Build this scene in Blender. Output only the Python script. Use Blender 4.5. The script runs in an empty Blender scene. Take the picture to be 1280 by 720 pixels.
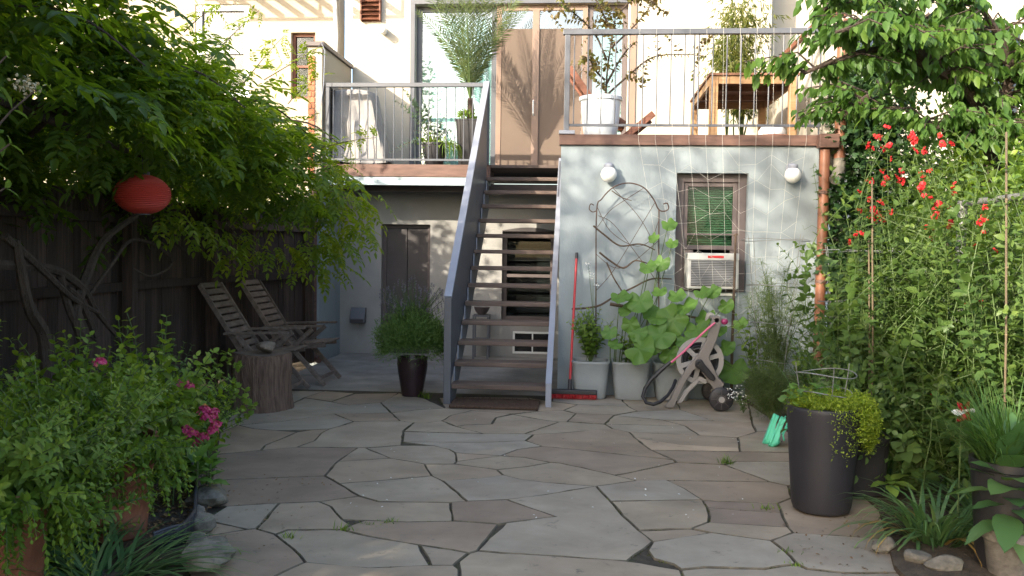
import bpy, math, random
import numpy as np
from mathutils import Vector, Matrix
random.seed(7)
rng = np.random.default_rng(11)
SC = bpy.context.scene
COL = SC.collection
R = math.radians

# ------------------------------------------------------------------ camera, sky, sun, exposure
F = 1108.0                                   # focal length in pixels of the 1280 px wide photograph
YAW, PITCH, ROLL = R(4.6), R(2.5), R(0.8)
CAM = np.array([0.0, 0.0, 1.5])
fw = np.array([-math.sin(YAW)*math.cos(PITCH), math.cos(YAW)*math.cos(PITCH), -math.sin(PITCH)])
r0 = np.array([math.cos(YAW), math.sin(YAW), 0.0])
u0 = np.cross(r0, fw)
rt = r0*math.cos(ROLL) + u0*math.sin(ROLL)
up = -r0*math.sin(ROLL) + u0*math.cos(ROLL)
cd = bpy.data.cameras.new('camera')
cam = bpy.data.objects.new('camera', cd)
COL.objects.link(cam)
cam.matrix_world = Matrix(((rt[0], up[0], -fw[0], CAM[0]), (rt[1], up[1], -fw[1], CAM[1]),
                           (rt[2], up[2], -fw[2], CAM[2]), (0, 0, 0, 1)))
cd.sensor_width = 36.0
cd.lens = 36.0*F/1280.0
cd.clip_start, cd.clip_end = 0.05, 1000.0
SC.camera = cam

SUN_TRAVEL = Vector((0.62, 0.80, -0.42)).normalized()
SUN_ELEV = math.asin(-SUN_TRAVEL.z)
SUN_AZ = math.atan2(-SUN_TRAVEL.x, -SUN_TRAVEL.y)          # clockwise from +Y
world = bpy.data.worlds.new('World')
SC.world = world
world.use_nodes = True
wn = world.node_tree
for n_ in list(wn.nodes): wn.nodes.remove(n_)
sky = wn.nodes.new('ShaderNodeTexSky'); sky.sky_type = 'NISHITA'; sky.sun_disc = False
sky.sun_elevation = SUN_ELEV; sky.sun_rotation = SUN_AZ
sky.air_density = 1.0; sky.dust_density = 2.5; sky.ozone_density = 1.0
bg = wn.nodes.new('ShaderNodeBackground'); bg.inputs['Strength'].default_value = 0.15
wo = wn.nodes.new('ShaderNodeOutputWorld')
wn.links.new(sky.outputs[0], bg.inputs[0]); wn.links.new(bg.outputs[0], wo.inputs[0])
sl = bpy.data.lights.new('sun', 'SUN'); sl.energy = 2.9; sl.angle = R(0.5); sl.color = (1.0, 0.90, 0.74)
sun = bpy.data.objects.new('sun', sl); COL.objects.link(sun)
sun.location = (-8, -5, 9)
sun.rotation_euler = SUN_TRAVEL.to_track_quat('-Z', 'Y').to_euler()
SC.view_settings.view_transform = 'Standard'; SC.view_settings.look = 'None'
SC.view_settings.gamma = 1.0; SC.view_settings.use_curve_mapping = False
SC.view_settings.exposure = 1.9
SC.render.engine = 'CYCLES'
SC.cycles.use_denoising = True
SC.cycles.max_bounces = 8; SC.cycles.transparent_max_bounces = 24

# ------------------------------------------------------------------ pixel helpers (1280 x 720 photograph)
def ray(x, y): return fw + rt*(x-640)/F - up*(y-360)/F
def gnd(x, y, z=0.0):
    d = ray(x, y); return CAM + d*(z-CAM[2])/d[2]
def atY(x, y, Y):
    d = ray(x, y); return CAM + d*(Y-CAM[1])/d[1]
def atX(x, y, X):
    d = ray(x, y); return CAM + d*(X-CAM[0])/d[0]

# ------------------------------------------------------------------ materials
MATS = {}
def _base(name):
    m = bpy.data.materials.new(name); m.use_nodes = True
    nt = m.node_tree
    return m, nt, nt.nodes['Principled BSDF']
def hexc(h): return tuple(((int(h[i:i+2], 16)/255.0)**2.2) for i in (0, 2, 4))
def mat(name, col, rough=0.7, var=0.25, scale=6.0, bump=0.15, bscale=60.0, metal=0.0, stretch=(1, 1, 1), col2=None,
        spec=0.4, objrand=0.0, coord='Object', blotch=None, bdist=0.01):
    if name in MATS: return MATS[name]
    m, nt, b = _base(name)
    N, L = nt.nodes, nt.links
    tc = N.new('ShaderNodeTexCoord'); mp = N.new('ShaderNodeMapping'); mp.inputs['Scale'].default_value = stretch
    L.new(tc.outputs[coord], mp.inputs[0])
    vec = mp.outputs[0]
    if objrand:
        oi0 = N.new('ShaderNodeObjectInfo'); ad = N.new('ShaderNodeVectorMath'); ad.operation = 'MULTIPLY_ADD'
        ad.inputs[1].default_value = (37.0, 51.0, 23.0)
        L.new(oi0.outputs['Random'], ad.inputs[0]); L.new(vec, ad.inputs[2]); vec = ad.outputs[0]
    nz = N.new('ShaderNodeTexNoise'); nz.inputs['Scale'].default_value = scale; nz.inputs['Detail'].default_value = 8
    nz.inputs['Roughness'].default_value = 0.62
    L.new(vec, nz.inputs['Vector'])
    rp = N.new('ShaderNodeValToRGB')
    c2 = col2 if col2 else tuple(min(1, c*(1+var)) for c in col)
    c1 = tuple(c*(1-var) for c in col)
    e = rp.color_ramp.elements
    e[0].position, e[1].position = 0.32, 0.70
    e[0].color = (*c1, 1); e[1].color = (*c2, 1)
    if col2:
        e[0].color = (*col, 1)
    L.new(nz.outputs['Fac'], rp.inputs[0])
    out = rp.outputs[0]
    if blotch:                               # (colour, scale, amount): stains with a shape of their own
        n2 = N.new('ShaderNodeTexNoise'); n2.inputs['Scale'].default_value = blotch[1]; n2.inputs['Detail'].default_value = 5
        L.new(vec, n2.inputs['Vector'])
        r2 = N.new('ShaderNodeValToRGB'); r2.color_ramp.elements[0].position = 0.52; r2.color_ramp.elements[1].position = 0.70
        r2.color_ramp.elements[1].color = (blotch[2],)*3+(1,)
        L.new(n2.outputs['Fac'], r2.inputs[0])
        mx = N.new('ShaderNodeMixRGB'); mx.inputs[2].default_value = (*blotch[0], 1)
        L.new(r2.outputs[0], mx.inputs[0]); L.new(out, mx.inputs[1]); out = mx.outputs[0]
    if objrand:
        oi = N.new('ShaderNodeObjectInfo'); mr = N.new('ShaderNodeMapRange')
        mr.inputs[3].default_value = 1-objrand; mr.inputs[4].default_value = 1+objrand
        L.new(oi.outputs['Random'], mr.inputs[0])
        hv = N.new('ShaderNodeHueSaturation'); L.new(mr.outputs[0], hv.inputs['Value']); L.new(out, hv.inputs['Color']); out = hv.outputs[0]
    L.new(out, b.inputs['Base Color'])
    b.inputs['Roughness'].default_value = rough; b.inputs['Metallic'].default_value = metal
    b.inputs['Specular IOR Level'].default_value = spec
    if bump:
        n3 = N.new('ShaderNodeTexNoise'); n3.inputs['Scale'].default_value = bscale; n3.inputs['Detail'].default_value = 6
        L.new(vec, n3.inputs['Vector'])
        bp = N.new('ShaderNodeBump'); bp.inputs['Strength'].default_value = bump; bp.inputs['Distance'].default_value = bdist
        L.new(n3.outputs['Fac'], bp.inputs['Height']); L.new(bp.outputs[0], b.inputs['Normal'])
    MATS[name] = m
    return m
def leafmat(name, c0, c1, c2, trans=0.35, rough=0.45, spec=0.35, tcol=None):
    """foliage: colour of each leaf from its own rnd value, light passing through the blade"""
    if name in MATS: return MATS[name]
    m, nt, b = _base(name); N, L = nt.nodes, nt.links
    at = N.new('ShaderNodeAttribute'); at.attribute_name = 'rnd'
    rp = N.new('ShaderNodeValToRGB'); e = rp.color_ramp.elements
    e[0].color = (*c0, 1); e[1].color = (*c2, 1); k = e.new(0.55); k.color = (*c1, 1)
    L.new(at.outputs['Fac'], rp.inputs[0])
    L.new(rp.outputs[0], b.inputs['Base Color'])
    b.inputs['Roughness'].default_value = rough; b.inputs['Specular IOR Level'].default_value = spec
    tr = N.new('ShaderNodeBsdfTranslucent'); mg = N.new('ShaderNodeMixRGB'); mg.blend_type = 'MULTIPLY'; mg.inputs[0].default_value = 1
    mg.inputs[2].default_value = (*(tcol or (1.7, 1.75, 0.7)), 1)
    L.new(rp.outputs[0], mg.inputs[1]); L.new(mg.outputs[0], tr.inputs[0])
    mx = N.new('ShaderNodeMixShader'); mx.inputs[0].default_value = trans
    L.new(b.outputs[0], mx.inputs[1]); L.new(tr.outputs[0], mx.inputs[2])
    L.new(mx.outputs[0], N['Material Output'].inputs[0])
    MATS[name] = m
    return m
def glassmat(name, tint=(0.8, 0.9, 0.9), refl=0.25, rough=0.02):
    if name in MATS: return MATS[name]
    m, nt, b = _base(name); N, L = nt.nodes, nt.links
    tp = N.new('ShaderNodeBsdfTransparent'); tp.inputs[0].default_value = (*tint, 1)
    gl = N.new('ShaderNodeBsdfGlossy'); gl.inputs['Roughness'].default_value = rough
    mx = N.new('ShaderNodeMixShader'); mx.inputs[0].default_value = refl
    L.new(tp.outputs[0], mx.inputs[1]); L.new(gl.outputs[0], mx.inputs[2]); L.new(mx.outputs[0], N['Material Output'].inputs[0])
    MATS[name] = m
    return m

# ------------------------------------------------------------------ object helpers
ORG = {}
def link(o, parent=None):
    COL.objects.link(o)
    if parent is not None: o.parent = parent
    return o
def tag(o, label, cat, group=None, kind=None):
    if label: o['label'] = label
    if cat: o['category'] = cat
    if group: o['group'] = group
    if kind: o['kind'] = kind
    return o
def thing(name, label, cat, loc=(0, 0, 0), group=None):
    o = bpy.data.objects.new(name, None); o.empty_display_size = 0.1
    link(o); o.location = loc
    ORG[o.name] = Vector([float(v) for v in loc])
    return tag(o, label, cat, group)
def org(parent):
    return ORG[parent.name] if parent is not None and parent.name in ORG else Vector((0, 0, 0))
class MB:
    """collects shapes of ONE part in world coordinates"""
    def __init__(s): s.v, s.f = [], []
    def add(s, vs, fs):
        k = len(s.v); s.v += [tuple(map(float, v)) for v in vs]; s.f += [tuple(i+k for i in f) for f in fs]; return s
    def box(s, x0, x1, y0, y1, z0, z1):
        return s.add([(x0, y0, z0), (x1, y0, z0), (x1, y1, z0), (x0, y1, z0), (x0, y0, z1), (x1, y0, z1), (x1, y1, z1), (x0, y1, z1)],
                     [(0, 3, 2, 1), (4, 5, 6, 7), (0, 1, 5, 4), (1, 2, 6, 5), (2, 3, 7, 6), (3, 0, 4, 7)])
    def bar(s, a, b, w, h, upv=(0, 0, 1)):
        """rectangular bar from a to b, w across and h along upv"""
        a, b = Vector(a), Vector(b); d = (b-a).normalized(); u = Vector(upv)
        sx = d.cross(u)
        if sx.length < 1e-5: sx = d.cross(Vector((0, 1, 0)))
        sx.normalize(); u = sx.cross(d).normalized()
        sx *= w/2; u *= h/2
        vs = [a-sx-u, a+sx-u, a+sx+u, a-sx+u, b-sx-u, b+sx-u, b+sx+u, b-sx+u]
        return s.add(vs, [(0, 1, 2, 3), (7, 6, 5, 4), (0, 4, 5, 1), (1, 5, 6, 2), (2, 6, 7, 3), (3, 7, 4, 0)])
    def tube(s, pts, rad, n=8, cap=True):
        pts = [Vector([float(c) for c in p]) for p in pts]
        if not hasattr(rad, '__len__'): rad = [rad]*len(pts)
        k = len(s.v); t0 = (pts[1]-pts[0]).normalized()
        ref = Vector((0, 0, 1)) if abs(t0.z) < 0.9 else Vector((1, 0, 0))
        nx = t0.cross(ref).normalized()
        for i, p in enumerate(pts):
            t = (pts[min(i+1, len(pts)-1)]-pts[max(i-1, 0)])
            t = t.normalized() if t.length > 1e-9 else t0
            nx = (nx-t*nx.dot(t)); nx = nx.normalized() if nx.length > 1e-6 else t.orthogonal().normalized()
            ny = t.cross(nx)
            for j in range(n):
                a = 2*math.pi*j/n
                q = p+(nx*math.cos(a)+ny*math.sin(a))*rad[i]; s.v.append((q.x, q.y, q.z))
        for i in range(len(pts)-1):
            for j in range(n):
                s.f.append((k+i*n+j, k+i*n+(j+1) % n, k+(i+1)*n+(j+1) % n, k+(i+1)*n+j))
        if cap:
            s.f.append(tuple(k+j for j in range(n))[::-1]); s.f.append(tuple(k+(len(pts)-1)*n+j for j in range(n)))
        return s
    def lathe(s, c, prof, n=28, sq=0.0, wob=0.0, jit=None):
        """profile [(r,z)] turned about the vertical through c; sq > 0 squares the section off"""
        k = len(s.v); cx, cy, cz = c
        for i, (r_, z) in enumerate(prof):
            for j in range(n):
                a = 2*math.pi*j/n; q = 1.0
                if sq: q = 1.0/((abs(math.cos(a))**sq+abs(math.sin(a))**sq)**(1.0/sq))
                if wob: q *= 1+wob*(math.sin(3*a+1.3)+.6*math.sin(7*a+z*2)+.5*math.sin(13*a))
                s.v.append((cx+r_*q*math.cos(a), cy+r_*q*math.sin(a), cz+z))
        for i in range(len(prof)-1):
            for j in range(n):
                s.f.append((k+i*n+j, k+i*n+(j+1) % n, k+(i+1)*n+(j+1) % n, k+(i+1)*n+j))
        s.f.append(tuple(k+j for j in range(n))[::-1]); s.f.append(tuple(k+(len(prof)-1)*n+j for j in range(n)))
        return s
    def prism(s, poly, off):
        """planar polygon (3-D points) pushed by the vector off"""
        n = len(poly); off = Vector(off)
        vs = [Vector([float(c) for c in p]) for p in poly]
        vs = vs+[v+off for v in vs]
        fs = [tuple(range(n))[::-1], tuple(range(n, 2*n))]+[(i, (i+1) % n, n+(i+1) % n, n+i) for i in range(n)]
        return s.add(vs, fs)
    def grid(s, P):
        """P[i][j] of points -> sheet"""
        k = len(s.v); a, b = len(P), len(P[0])
        for row in P:
            for p in row: s.v.append(tuple(map(float, p)))
        for i in range(a-1):
            for j in range(b-1): s.f.append((k+i*b+j, k+i*b+j+1, k+(i+1)*b+j+1, k+(i+1)*b+j))
        return s
    def build(s, name, m, parent=None, smooth=False, bevel=0.0, loc=None, seg=2):
        o_ = org(parent) if loc is None else Vector(loc)
        me = bpy.data.meshes.new(name)
        me.from_pydata([(v[0]-o_.x, v[1]-o_.y, v[2]-o_.z) for v in s.v], [], s.f)
        me.validate(); me.update()
        import bmesh
        bm = bmesh.new(); bm.from_mesh(me); bmesh.ops.recalc_face_normals(bm, faces=bm.faces); bm.to_mesh(me); bm.free()
        me.materials.append(m)
        if smooth:
            me.polygons.foreach_set('use_smooth', [True]*len(me.polygons))
            try: me.set_sharp_from_angle(angle=R(38))
            except Exception: pass
        o = bpy.data.objects.new(name, me); link(o, parent)
        if parent is None: o.location = o_
        ORG[o.name] = o_
        if bevel:
            md = o.modifiers.new('bevel', 'BEVEL'); md.width = bevel; md.segments = seg; md.limit_method = 'ANGLE'; md.angle_limit = R(40)
        return o
def copy_tree(o, parent=None):
    c = o.copy(); COL.objects.link(c); c.parent = parent
    for ch in list(o.children): copy_tree(ch, c)
    return c
def struct(o): o['kind'] = 'structure'; return o
def stuff(o): o['kind'] = 'stuff'; return o

# ------------------------------------------------------------------ foliage helpers (numpy)
def nrm(a):
    return a/np.maximum(np.linalg.norm(a, axis=-1, keepdims=True), 1e-9)
TMPL = {
    'diamond': (np.array([(0, 0, 0), (.42, -.5, .07), (1, 0, -.06), (.42, .5, .07)]), [(0, 1, 2), (0, 2, 3)]),
    'oval': (np.array([(0, 0, 0), (.30, -.46, .07), (.30, .46, .07), (.70, -.36, .03), (.70, .36, .03), (1, 0, -.14), (.32, 0, 0), (.70, 0, -.03)]),
             [(0, 1, 6), (0, 6, 2), (1, 3, 7, 6), (6, 7, 4, 2), (3, 5, 7), (7, 5, 4)]),
    'round': (np.array([(0, 0, 0), (.15, -.42, .03), (.15, .42, .03), (.55, -.52, .03), (.55, .52, .03), (.9, -.3, -.03), (.9, .3, -.03), (1, 0, -.06), (.5, 0, -.04)]),
              [(0, 1, 8), (1, 3, 8), (3, 5, 8), (5, 7, 8), (7, 6, 8), (6, 4, 8), (4, 2, 8), (2, 0, 8)]),
    'lance': (np.array([(0, 0, 0), (.28, -.42, .06), (.28, .42, .06), (.66, -.34, .03), (.66, .34, .03), (1, 0, -.10)]), [(0, 1, 3, 5), (0, 5, 4, 2)]),
    'needle': (np.array([(0, -.5, 0), (0, .5, 0), (1, 0, -.05)]), [(0, 1, 2)]),
    'lobed': (np.array([(0, 0, 0), (.10, -.30, .02), (.30, -.55, .0), (.45, -.25, .04), (.68, -.46, -.02), (.74, -.17, .02), (1, 0, -.12),
                        (.74, .17, .02), (.68, .46, -.02), (.45, .25, .04), (.30, .55, 0), (.10, .30, .02)]),
              [(0, 1, 2, 3), (3, 4, 5), (5, 6, 7), (0, 3, 5, 7, 9), (7, 8, 9), (9, 10, 11, 0)]),
}
def npmesh(name, V, faces, m, parent=None, rnd=None, smooth=False, loc=None):
    """V (n,k,3) instances of a k-vertex template with the given faces, as one mesh"""
    n, k = V.shape[0], V.shape[1]
    o_ = np.array(org(parent) if loc is None else loc)
    me = bpy.data.meshes.new(name)
    me.vertices.add(n*k); me.vertices.foreach_set('co', (V.reshape(-1, 3)-o_).astype(np.float32).ravel())
    per = sum(len(f) for f in faces); nf = len(faces)
    flat = np.array([i for f in faces for i in f]); lens = np.array([len(f) for f in faces])
    st = np.concatenate([[0], np.cumsum(lens)[:-1]])
    me.loops.add(n*per); me.loops.foreach_set('vertex_index', (flat[None, :]+np.arange(n)[:, None]*k).ravel().astype(np.int32))
    me.polygons.add(n*nf)
    me.polygons.foreach_set('loop_start', (st[None, :]+np.arange(n)[:, None]*per).ravel().astype(np.int32))
    try: me.polygons.foreach_set('loop_total', np.tile(lens, n).astype(np.int32))
    except Exception: pass
    if rnd is None: rnd = rng.random(n)
    a = me.attributes.new('rnd', 'FLOAT', 'POINT'); a.data.foreach_set('value', np.repeat(np.clip(rnd, 0, 1), k).astype(np.float32))
    if smooth: me.polygons.foreach_set('use_smooth', np.ones(n*nf, dtype=bool))
    me.update(calc_edges=True); me.validate()
    me.materials.append(m)
    o = bpy.data.objects.new(name, me); link(o, parent)
    if parent is None: o.location = o_
    ORG[o.name] = Vector(o_)
    return o
def leaves(name, P, D, N_, Ln, W, m, parent=None, t='diamond', rnd=None, loc=None):
    P, D, N_ = np.asarray(P, float), nrm(np.asarray(D, float)), np.asarray(N_, float)
    S = nrm(np.cross(D, N_)+1e-6); U = np.cross(S, D)
    n = len(P); Ln = np.broadcast_to(Ln, (n,)); W = np.broadcast_to(W, (n,))
    T, fs = TMPL[t]
    V = (P[:, None, :]+D[:, None, :]*(T[:, 0][None, :]*Ln[:, None])[..., None]
         + S[:, None, :]*(T[:, 1][None, :]*W[:, None])[..., None]+U[:, None, :]*(T[:, 2][None, :]*Ln[:, None])[..., None])
    return stuff(npmesh(name, V, fs, m, parent, rnd, loc=loc))
def blades(name, P, az, Ln, W, bend, m, parent=None, segs=5, rise=1.2, rnd=None, fold=0.0):
    """strap leaves: rise up at angle `rise` (radians from level) and bend over"""
    P = np.asarray(P, float); n = len(P)
    az, Ln, W, bend, rise = [np.broadcast_to(np.asarray(q, float), (n,)) for q in (az, Ln, W, bend, rise)]
    H = np.stack([np.cos(az), np.sin(az), np.zeros(n)], 1); S = np.stack([-np.sin(az), np.cos(az), np.zeros(n)], 1)
    cur = P.copy(); rows = []
    for i in range(segs+1):
        u = i/segs
        w = W*(0.75+0.5*u if u < .4 else (1.0-(u-.4)/.6)*0.95+0.02)
        up_ = np.zeros((n, 3)); up_[:, 2] = 1
        rows.append(cur-S*(w/2)[:, None]+up_*(fold*w)[:, None]); rows.append(cur+S*(w/2)[:, None]+up_*(fold*w)[:, None])
        ang = rise-bend*(u+.5/segs)**1.3
        step = Ln/segs
        cur = cur+H*(np.cos(ang)*step)[:, None]; cur[:, 2] += np.sin(ang)*step
    V = np.stack(rows, 1)
    fs = [(2*i, 2*i+1, 2*i+3, 2*i+2) for i in range(segs)]
    return stuff(npmesh(name, V, fs, m, parent, rnd))
def ball(n): return nrm(rng.normal(size=(n, 3)))
def bush(name, lumps, n, Ln, W, m, parent, t='diamond', droop=0.0, upb=0.3, nclump=None, spread=0.12, shell=0.33, flat=0.6):
    """leaves gathered in clumps spread through a few ellipsoids"""
    vol = np.array([l[1][0]*l[1][1]*l[1][2] for l in lumps])**.7
    nclump = nclump or max(8, n//22)
    ci = rng.choice(len(lumps), nclump, p=vol/vol.sum())
    d = ball(nclump); rr = rng.random(nclump)**shell
    C = np.array([lumps[i][0] for i in ci], float); Rr = np.array([lumps[i][1] for i in ci], float)
    cc = C+d*Rr*rr[:, None]; cr = rng.random(nclump)
    k = rng.integers(0, nclump, n)
    P = cc[k]+rng.normal(size=(n, 3))*spread
    out = nrm(P-C[k])
    D = nrm(out*.7+ball(n)*.7+np.array([0, 0, upb-droop]))
    N_ = np.array([0, 0, 1.0])*flat+ball(n)*.6+out*.3
    l = Ln*(.65+.7*rng.random(n))
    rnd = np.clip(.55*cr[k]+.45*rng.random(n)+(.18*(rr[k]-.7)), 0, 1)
    return leaves(name, P, D, N_, l, l*(W/Ln), m, parent, t, rnd)
def stems(base, n, h, spread, lean=(0, 0, 0), curve=0.15, pts=7, hv=0.25):
    """n stems from a point (or list of points): polylines"""
    base = np.asarray(base, float); out = []
    for i in range(n):
        b = base if base.ndim == 1 else base[rng.integers(len(base))]
        a = rng.random()*2*math.pi; rad = spread*math.sqrt(rng.random())
        hh = h*(1-hv*rng.random()-.25*(rad/max(spread, 1e-6))**2)
        tip = b+np.array([math.cos(a)*rad, math.sin(a)*rad, hh])+np.array(lean)*hh
        mid = (b+tip)/2+np.array([-math.cos(a)*rad*.25, -math.sin(a)*rad*.25, hh*.08])+rng.normal(size=3)*curve*hh*.3
        u = np.linspace(0, 1, pts)[:, None]
        wv = np.sin(np.linspace(0, 3.1416, pts))[:, None]*np.sin(np.linspace(0, 7, pts)+6*rng.random())[:, None]*nrm(rng.normal(size=3))*curve*hh*.22
        out.append((1-u)**2*b+2*u*(1-u)*mid+u**2*tip+wv)
    return out
def stem_mesh(name, S, r_, m, parent, taper=.35, n=5):
    mb = MB()
    for s_ in S: mb.tube(s_, [r_*(1-(1-taper)*i/(len(s_)-1)) for i in range(len(s_))], n)
    return stuff(mb.build(name, m, parent, smooth=True))
def shoot_leaves(name, S, step, Ln, W, m, parent, t='oval', start=.25, ang=.9, tipscale=.45, per=2, droop=.1, jit=.3, maxn=None):
    """leaves set in twos (decussate) along each stem, smaller toward the tip"""
    P, D, N_, Lz, rn = [], [], [], [], []
    for s_ in S:
        seg = np.linalg.norm(np.diff(s_, axis=0), axis=1); tot = seg.sum(); cum = np.concatenate([[0], np.cumsum(seg)])
        k = max(2, int(tot*(1-start)/step)); base_a = rng.random()*6.28; sr = rng.random()
        for i in range(k+1):
            u = start+(1-start)*i/k; x = u*tot
            j = min(len(seg)-1, int(np.searchsorted(cum, x)-1)); j = max(j, 0)
            p = s_[j]+(s_[j+1]-s_[j])*((x-cum[j])/max(seg[j], 1e-9)); tdir = nrm(s_[j+1]-s_[j])
            ax = nrm(np.cross(tdir, [0.31, .77, .2])); ay = np.cross(tdir, ax)
            for q in range(per):
                a = base_a+i*1.57+q*(6.283/per)+rng.normal()*jit
                o = ax*math.cos(a)+ay*math.sin(a)
                P.append(p); D.append(o*math.sin(ang)+tdir*math.cos(ang)+np.array([0, 0, -droop])+rng.normal(size=3)*.12)
                N_.append(tdir*.9-o*.25+rng.normal(size=3)*.15)
                Lz.append(Ln*(1-(1-tipscale)*max(0, (i/k-.55)/.45))*(.75+.5*rng.random()))
                rn.append(.35*sr+.35*rng.random()+.3*(i/k))
    Lz = np.array(Lz)
    return leaves(name, np.array(P), np.array(D), np.array(N_), Lz, Lz*W/Ln, m, parent, t, np.array(rn))
# ------------------------------------------------------------------ common materials
M_SOIL = mat('soil', (0.045, 0.032, 0.022), 0.95, 0.5, 14, 0.8, 55, bdist=0.03, col2=(0.10, 0.075, 0.05))
M_JOINT = mat('joint_dirt', (0.055, 0.045, 0.032), 0.95, 0.4, 20, 0.6, 90, blotch=((0.06, 0.08, 0.02), 5, 0.7))
M_CONC = mat('concrete', (0.26, 0.245, 0.22), 0.85, 0.3, 2.2, 0.3, 70, blotch=((0.12, 0.11, 0.10), 1.7, 0.55))
M_STUCCO = mat('grey_blue_stucco', (0.265, 0.305, 0.320), 0.85, 0.12, 1.6, 0.35, 45, blotch=((0.185, 0.21, 0.215), 1.6, 0.75), stretch=(1.6, 1, .7))
M_CREAM = mat('cream_stucco', (0.40, 0.345, 0.265), 0.85, 0.08, 1.2, 0.3, 40, blotch=((0.31, 0.27, 0.21), 0.9, 0.5))
M_WHITE_WALL = mat('white_stucco', (0.48, 0.44, 0.365), 0.85, 0.07, 1.2, 0.3, 40, blotch=((0.39, 0.36, 0.30), 0.8, 0.5))
M_BASEW = mat('basement_stucco', (0.29, 0.282, 0.268), 0.85, 0.12, 1.8, 0.35, 45, blotch=((0.21, 0.205, 0.19), 1.2, 0.5))
M_RUST = mat('brown_fascia', (0.13, 0.070, 0.052), 0.6, 0.35, 3, 0.25, 40, stretch=(1, 1, 6))
M_STEEL = mat('grey_painted_steel', (0.085, 0.090, 0.105), 0.42, 0.12, 4, 0.06, 80, spec=0.5)
M_STEEL_L = mat('light_grey_paint', (0.24, 0.255, 0.30), 0.45, 0.1, 4, 0.06, 80, spec=0.5)
M_TREAD = mat('stair_wood', (0.075, 0.052, 0.043), 0.6, 0.4, 5, 0.35, 40, stretch=(0.6, 6, 6), col2=(0.16, 0.11, 0.085), objrand=0.15)
M_FENCE = mat('weathered_fence_wood', (0.030, 0.019, 0.0145), 0.85, 0.4, 5, 0.6, 30, stretch=(8, 8, 0.5), col2=(0.088, 0.058, 0.045), objrand=0.35)
M_CHAIRW = mat('weathered_chair_wood', (0.10, 0.073, 0.060), 0.7, 0.4, 9, 0.4, 60, stretch=(3, 1, 3), col2=(0.21, 0.165, 0.14), objrand=0.18)
M_TEAK = mat('teak', (0.30, 0.165, 0.075), 0.55, 0.3, 7, 0.25, 60, stretch=(1, 5, 5), col2=(0.42, 0.26, 0.13))
M_REDWOOD = mat('redwood', (0.17, 0.065, 0.038), 0.55, 0.3, 7, 0.25, 60, stretch=(1, 5, 5))
M_FRAME = mat('dark_taupe_frame', (0.105, 0.083, 0.080), 0.5, 0.15, 5, 0.1, 80)
M_DARK = mat('dark_metal_door', (0.060, 0.052, 0.052), 0.6, 0.2, 3, 0.1, 60)
M_BLACK = mat('black_plastic', (0.022, 0.021, 0.024), 0.45, 0.25, 8, 0.12, 120)
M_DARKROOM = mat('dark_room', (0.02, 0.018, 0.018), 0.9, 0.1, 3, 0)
M_COPPER = mat('copper_brown_pipe', (0.21, 0.085, 0.045), 0.45, 0.3, 4, 0.1, 60, spec=0.5)
M_TERRA = mat('terracotta', (0.24, 0.088, 0.046), 0.85, 0.28, 6, 0.3, 70, blotch=((0.27, 0.17, 0.12), 4, 0.5))
M_WHITEP = mat('white_paint', (0.75, 0.75, 0.73), 0.5, 0.05, 4, 0.05, 60)
M_STONE = mat('grey_rock', (0.070, 0.064, 0.052), 0.85, 0.35, 9, 0.9, 22, col2=(0.24, 0.215, 0.175), blotch=((0.07, 0.085, 0.03), 6, 0.6), bdist=0.02)
M_BARK = mat('bark', (0.040, 0.028, 0.020), 0.9, 0.45, 12, 0.9, 40, stretch=(3, 3, 0.6), bdist=0.02, col2=(0.085, 0.060, 0.045))
M_TWIG = mat('twig', (0.085, 0.058, 0.040), 0.85, 0.4, 12, 0.5, 60)
M_STEM = mat('green_stem', (0.07, 0.11, 0.03), 0.6, 0.3, 8, 0)
M_GLASS = glassmat('window_glass', (0.78, 0.86, 0.86), 0.22)
M_GLASS_D = glassmat('clear_glass', (0.72, 0.78, 0.76), 0.02)
M_SCREEN = glassmat('dark_glass', (0.35, 0.36, 0.36), 0.12, 0.1)
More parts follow.
